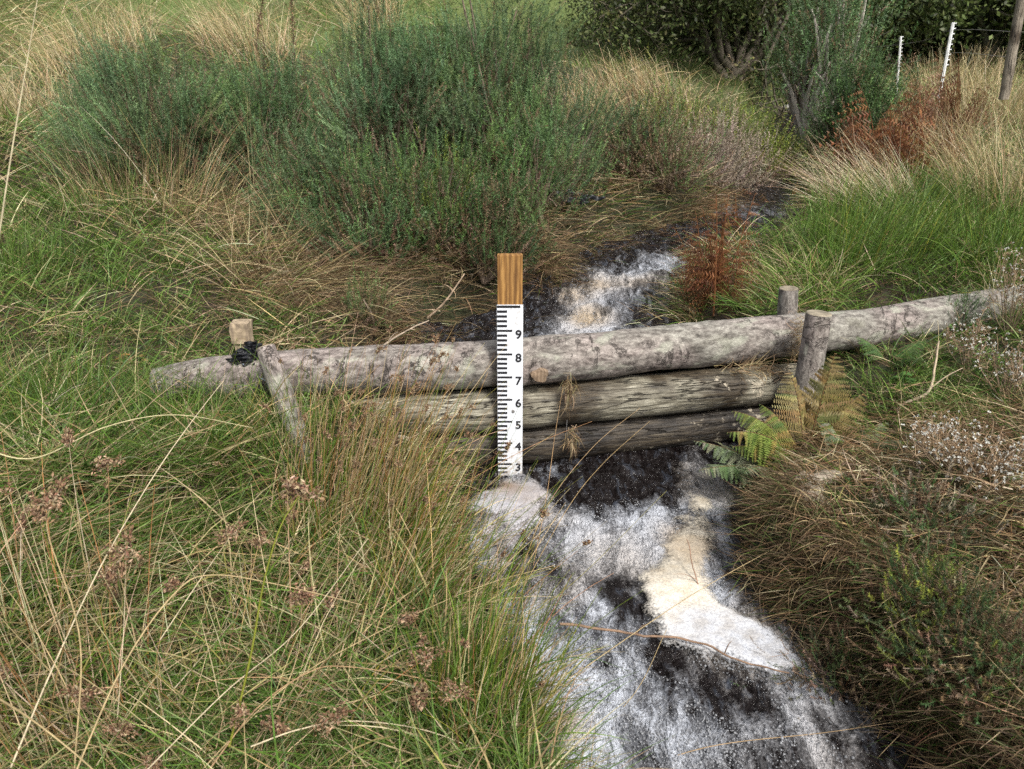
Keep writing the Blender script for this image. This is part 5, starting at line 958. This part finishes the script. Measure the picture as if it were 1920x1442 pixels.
def dock(label, base, h, seed, col=(.10, .055, .04), lean=(0, 0)):
    rs = np.random.RandomState(seed); root = empty('dock_plant', base, label, 'dock', 'dead dock stems'); mb = MB(); w = smooth_path([(0, 0, 0), (lean[0] * .4, lean[1] * .4, h * .5), (lean[0], lean[1], h)], 24); tube(mb, w, np.linspace(.007, .002, 24), col, k=5); mb.build('stem', M_TWIG, root)
    mb = MB(); m = 420; i = rs.randint(9, 24, m); p = w[i] + rs.normal(size=(m, 3)) * np.array([.018, .018, .02]); d = unit(rs.normal(size=(m, 3))) * .009; s = unit(np.cross(d, rs.normal(size=(m, 3)))) * .006
    mb.add(np.stack([p - d, p + s, p + d, p - s], 1).reshape(-1, 3), np.arange(m * 4).reshape(-1, 4), np.repeat(pal([(*col, 1), (.18, .10, .06, 1)], m, .3, rs), 4, 0)); tag(mb.build('seed_spike', M_STRAW, root), kind='stuff')
dock('dark dead dock stem standing right of the central gorse top', G(925, 130), 1.15, 1, lean=(.03, 0))
dock('dark dock stem between the left and central gorse', G(555, 150), 1.0, 2, lean=(.05, 0))
dock('leaning dock stem left of the other in the upper left', G(480, 130), .9, 3, lean=(.25, 0))
def herb(name, label, cat, base, n, L, W, col, seed, up=.5):
    rs = np.random.RandomState(seed); mb = MB()
    for k in range(n):
        az = rs.uniform(0, 2 * PI); el = rs.uniform(.2, 1.0) * up * 1.5; d = np.array([math.cos(az) * math.cos(el), math.sin(az) * math.cos(el), math.sin(el)]); s = np.array([-math.sin(az), math.cos(az), 0.]); l = L * rs.uniform(.6, 1.2); c = np.array(col) * rs.uniform(.7, 1.3); o = np.array([0, 0, rs.uniform(0, .04)])
        t = np.linspace(0, 1, 7); cen = o + d * (l * t)[:, None] - np.array([0, 0, 1]) * (l * .35 * t ** 2)[:, None]; w = W * np.sin(np.clip(t * .9 + .1, 0, 1) * PI) ** .8 * rs.uniform(.8, 1.2)
        V = np.stack([cen - s * w[:, None] + [0, 0, .12 * W], cen, cen + s * w[:, None] + [0, 0, .12 * W]], 1); I = np.arange(6)[:, None] * 3; F = (I[..., None] + np.array([[0, 1, 4, 3], [1, 2, 5, 4]])[None]).reshape(-1, 4); mb.add(V.reshape(-1, 3), F, c)
    return tag(mb.build(name, M_GRASS, smooth=True, loc=None), label, cat) if False else _place(mb, name, label, cat, base)
def _place(mb, name, label, cat, base): o = mb.build(name, M_GRASS, smooth=True); o.location = base; return tag(o, label, cat)
herb('nettle', 'small bright nettle sprig below the central gorse', 'nettle', G(548, 432, .06), 9, .07, .013, (.12, .24, .06), 1)
herb('dock_leaves', 'broad green leaves in the grass right of the fern', 'dock', G(1690, 735, .03), 8, .06, .014, (.10, .22, .06), 2)
herb('dock_leaves', 'green leaves low in the mat on the bottom right bank', 'dock', G(1690, 1210, .03), 7, .07, .012, (.07, .16, .03), 3)
herb('buttercup_leaves', 'small green leaves in the short grass behind the squared stake', 'herb', G(345, 575, .02), 10, .04, .012, (.13, .26, .06), 4)
herb('yellow_leaf', 'yellow leaf in the grass below the upper left gorse', 'leaf', G(178, 388, .03), 2, .05, .016, (.55, .42, .06), 5)
herb('dock_leaves', 'green leaves in grass at the upper right beyond the log', 'dock', G(1850, 515, .04), 7, .06, .016, (.12, .25, .06), 6)
herb('fallen_leaf', 'orange brown fallen leaf left of the upper log end', 'leaf', G(232, 690, .02), 2, .045, .016, (.45, .22, .08), 7, .2)
herb('fallen_leaf', 'tan fallen leaf touching the upper log end', 'leaf', G(272, 695, .02), 2, .05, .016, (.48, .30, .13), 8, .2)
herb('yellow_leaf', 'yellow leaf resting on the far right part of the upper log', 'leaf', P(1815, 552, D=3.75), 2, .05, .012, (.55, .45, .10), 9, .2)
for k, (u, v) in enumerate(((90, 590), (200, 640), (330, 1150), (470, 1180), (560, 1330), (250, 1010), (120, 700), (520, 1040))):
    herb('buttercup_leaves', ['small lobed leaves at the left edge above the dam end', 'small green leaves left of the squared stake', 'lobed green leaves under the arching straw stalk', 'green leaves in the dark hollow of the foreground', 'pale green leaf in the grass at the bottom middle', 'small leaves in the left foreground', 'leaves in the grass left of the upper log end', 'round green leaves beside the stout rush'][k], 'herb', G(u, v, .03), 7, .04, .011, (.12, .24, .06), 20 + k)
bp = G(1040, 425, .10)
crumple('plastic_sheet', bp + np.array([-.13, 0, .02]), (.11, .06), 21, 'crumpled black polythene caught on the bank, left piece', w=(0, .8, .6), thick=.03)
crumple('plastic_sheet', bp + np.array([.09, .02, -.03]), (.19, .06), 22, 'crumpled black polythene on the bank right of the central gorse', w=(0, .8, .6), thick=.035)
# debris caught on the dam
def debris(label, c, sp, n, L, seed, az=None, pal_=BROWN + STRAW[:1], tilt=(.6, 2.2)):
    rs = np.random.RandomState(seed); c = np.asarray(c, float); p = rs.normal(size=(n, 3)) * np.array(sp); mb = MB(); a = rs.uniform(0, 2 * PI, n) if az is None else az + rs.normal(0, .5, n)
    strips(mb, p, a, rs.uniform(*tilt, n), rs.uniform(-.4, 1.2, n), L * rs.uniform(.4, 1.3, n), .0022, 5, pal(pal_, n, .25, rs), azdrift=rs.normal(0, .8, n), rnd=rs)
    o = mb.build('caught_grass', M_STRAW); o.location = c; tag(o, label, 'debris', 'dead grass caught on the dam')
debris('brown dead grass wedged between upper log and the thick stake', P(1492, 640, D=3.36), (.022, .02, .06), 420, .07, 1)
debris('dead grass caught between upper and middle log near the stake', P(1400, 690, D=3.25), (.07, .02, .012), 130, .12, 2, az=.2)
debris('dead grass knot hanging under the lashing wire', P(1068, 725, D=3.0), (.012, .012, .03), 150, .08, 3, tilt=(1.8, 3.0))
debris('tangle of dead grass below the middle log under the wire', P(1072, 820, D=3.0), (.012, .012, .03), 130, .07, 4, tilt=(1.8, 3.0))
debris('straw caught around the leaning stake top', P(520, 640, D=3.1), (.05, .02, .015), 120, .09, 5)
debris('twiggy dead grass hanging off the right end of middle log', P(1440, 700, D=3.3), (.06, .02, .02), 160, .09, 6)

# ------------------------------------------------------------------ fence, rocks, trees
def stake_white(label, top, bot, D, w):
    t = P(*top, D=D); b = P(*bot, D=D); b = b + (b - t) * .8; root = empty('fence_stake', b, label, 'fence stake', 'white plastic fence stakes')
    mb = MB(); tt = t - b; tube(mb, [np.zeros(3), tt * .5, tt], w, (.8, .8, .8), k=6); mb.build('stake_shaft', M_WHITEP, root)
    mb = MB()
    for k in range(9): c = tt * (1 - .012 - k * .06); tube(mb, [c, c + np.array([w * 2.0, -.01, .0]), c + np.array([w * 2.0, -.01, .02])], w * .35, (.8, .8, .8), k=5)
    mb.build('wire_lugs', M_WHITEP, root); return t
ta = stake_white('taller white plastic fence stake leaning right in the far pale grass', (1787, 42), (1770, 132), 11.5, .022)
tb = stake_white('shorter white plastic fence stake, left of the taller one', (1689, 68), (1684, 132), 13.5, .018)
root = empty('fence_post', P(1884, 175, D=8.0), 'weathered round wooden fence post leaning at the top right edge', 'fence post'); bpy.context.view_layer.update(); t = P(1928, -70, D=8.0); b = np.array(root.location); d = t - b
o, M, caps = log_obj('shaft', [b - d * .05, b + d * .5, t], [.046, .044, .042], 31, m_oldwood('grey_post_wood', ((.10, .08, .06), (.26, .22, .17), (.40, .36, .29))), parent=None, lump=.006, k=32, step=.02); o.parent = root; o.matrix_world = M
for c in caps[1:]:
    cc = c.build('cut_end', M_CUT); cc.parent = root; cc.matrix_world = M
mb = MB(); tp = P(1920, 60, D=8.0)
for q in (0.0, .28): tube(mb, smooth_path([P(1300, 120, D=15) - [0, 0, q], tb - [0, 0, .12 + q], ta - [0, 0, .10 + q], tp - [0, 0, q * .8]], 40), .0025, (.3, .3, .3), k=3)
tag(mb.build('fence_wire', M_WIRE), 'thin fence wires strung past the white stakes to the wooden post', 'fence wire')
def rock(label, base, r, seed):
    import bmesh
    bm = bmesh.new(); bmesh.ops.create_icosphere(bm, subdivisions=4, radius=1); me = bpy.data.meshes.new('rock'); bm.to_mesh(me); bm.free(); v = np.zeros(len(me.vertices) * 3); me.vertices.foreach_get('co', v); v = v.reshape(-1, 3)
    v *= (.7 + .6 * noise(v, 1.2, seed, 3) + .12 * noise(v, 5, seed + 1, 2))[:, None]; v *= np.array(r); me.vertices.foreach_set('co', v.ravel().astype(np.float32)); me.polygons.foreach_set('use_smooth', [True] * len(me.polygons)); me.materials.append(M_ROCK)
    o = bpy.data.objects.new('rock', me); COL.objects.link(o); o.location = base; tag(o, label, 'rock', 'rocks in the upper stream')
rock('flat grey rock in the far stream by the yellow green gorse', G(1485, 250), (.30, .2, .09), 1)
rock('pale rock further up the stream behind the flat one', G(1478, 218), (.2, .2, .16), 2)

def tree(name, label, base, h, lean, seed, ntr, palette, leafn, leafs, spread=.6, crown_low=.25, barkc=(.16, .14, .11), depth=5, tr=.07, group=None, twist=.5, drop=0.0):
    rs = np.random.RandomState(seed); base = np.asarray(base, float); root = empty(name, base, label, 'tree', group); mb = MB(); tips = []
    def grow(p, d, L, r, lv):
        n = 6; pts = [p]; dd = d.copy()
        for k in range(n):
            dd = unit(dd + rs.normal(size=3) * .16 * twist * (1 + lv * .3) + np.array([0, 0, .05 - drop * lv * .04])); pts.append(pts[-1] + dd * L / n)
        tube(mb, pts, np.linspace(r, r * .6, n + 1), np.array(barkc) * rs.uniform(.8, 1.2), k=6 if lv < 2 else 3, cap=False)
        if lv >= 2: tips.extend(pts[2:])
        if lv >= depth: return
        for c in range(2 + (rs.rand() < .6)):
            q = pts[rs.randint(3, n + 1)]; nd = unit(dd + rs.normal(size=3) * spread * 1.1); grow(q, nd, L * rs.uniform(.6, .85), r * .58, lv + 1)
    for k in range(ntr):
        a = rs.uniform(0, 2 * PI); d = unit(np.array([math.cos(a) * spread * .7 + lean[0], math.sin(a) * spread * .7 + lean[1], 1.])); grow(np.array([rs.normal(0, .12), rs.normal(0, .12), -.1]), d, h * .36, tr * rs.uniform(.7, 1.1), 0)
    mb.build('trunk', M_TWIG, root, smooth=True)
    T = np.array(tips); T = T[T[:, 2] > h * crown_low * .5]; i = rs.randint(0, len(T), leafn); sp = h * .055; c = T[i] + rs.normal(size=(leafn, 3)) * sp
    nrm = unit(rs.normal(size=(leafn, 3)) + np.array([0, 0, .5])); a = unit(np.cross(nrm, rs.normal(size=(leafn, 3)))); b = np.cross(nrm, a); s = leafs * rs.uniform(.6, 1.3, (leafn, 1))
    col = pal(palette, len(T), .25, rs)[i] * rs.uniform(.8, 1.2, (leafn, 1)); mb = MB(); mb.add(np.stack([c - a * s, c + b * s * .5, c + a * s, c - b * s * .5], 1).reshape(-1, 3), np.arange(leafn * 4).reshape(-1, 4), np.repeat(col, 4, 0))
    mb.build('crown', M_LEAF, root); return root
TRD = [(.08, .11, .04, 3), (.12, .155, .055, 2), (.16, .17, .07, 1), (.03, .04, .018, 2)]
TRO = [(.07, .085, .03, 3), (.10, .11, .04, 2), (.05, .065, .025, 2)]
GTR = 'trees beyond the stream'
tree('hawthorn_tree', 'dark tangled hawthorn with many twisted trunks above the stream', G(1330, 150) + [.45, .3, 0], 4.2, (0, 0), 1, 9, TRD + TRO[:1], 52000, .034, .9, .0, (.13, .11, .08), 4, .075, GTR, 1.2)
tree('hawthorn_tree', 'dark hawthorn left part overhanging the green hillside', G(1250, 120) + [1.0, 1.6, 0], 4.0, (.1, 0), 2, 5, TRD, 22000, .032, .85, .12, (.13, .11, .09), 4, .07, GTR, 1.2)
tree('hawthorn_tree', 'dense dark tree directly behind the leggy gorse', G(1440, 150) + [.2, 1.6, 0], 5.0, (0, 0), 3, 6, TRD, 28000, .035, .8, .05, (.13, .11, .09), 4, .08, GTR, 1.1)
tree('hawthorn_tree', 'bare branched tree with yellow green twigs right of the gorse', G(1560, 130) + [.3, 1.5, 0], 5.0, (.35, 0), 4, 5, TRO, 15000, .033, .9, .25, (.30, .26, .18), 4, .07, GTR, 1.3)
tbase = lambda x, y: np.array([x, y, H(np.array([x]), np.array([y]))[0]])
for k, (x, y, hh, lb) in enumerate(((7.2, 14.5, 5.0, 'dark hedge tree behind the shorter white stake'), (9.6, 14.0, 5.0, 'dark hedge tree behind the taller white stake'), (12.0, 14.0, 5.0, 'dark hedge tree at the top right corner'), (5.2, 15.5, 5.5, 'dark hedge tree filling the gap behind the bare branches'), (8.4, 17.5, 6.0, 'deep shaded hedge tree furthest back on the right'), (4.0, 15.5, 5.5, 'dark tree behind the tangled hawthorn'), (11.5, 18, 6.0, 'far hedge tree behind the wooden post'))):
    tree('hedge_tree', lb, tbase(x, y), hh, (0, 0), 10 + k, 6, TRD + (TRO[:1] if k % 2 else []), 24000, .055, .8, .0, (.10, .09, .07), 3, .08, GTR, 1.1)
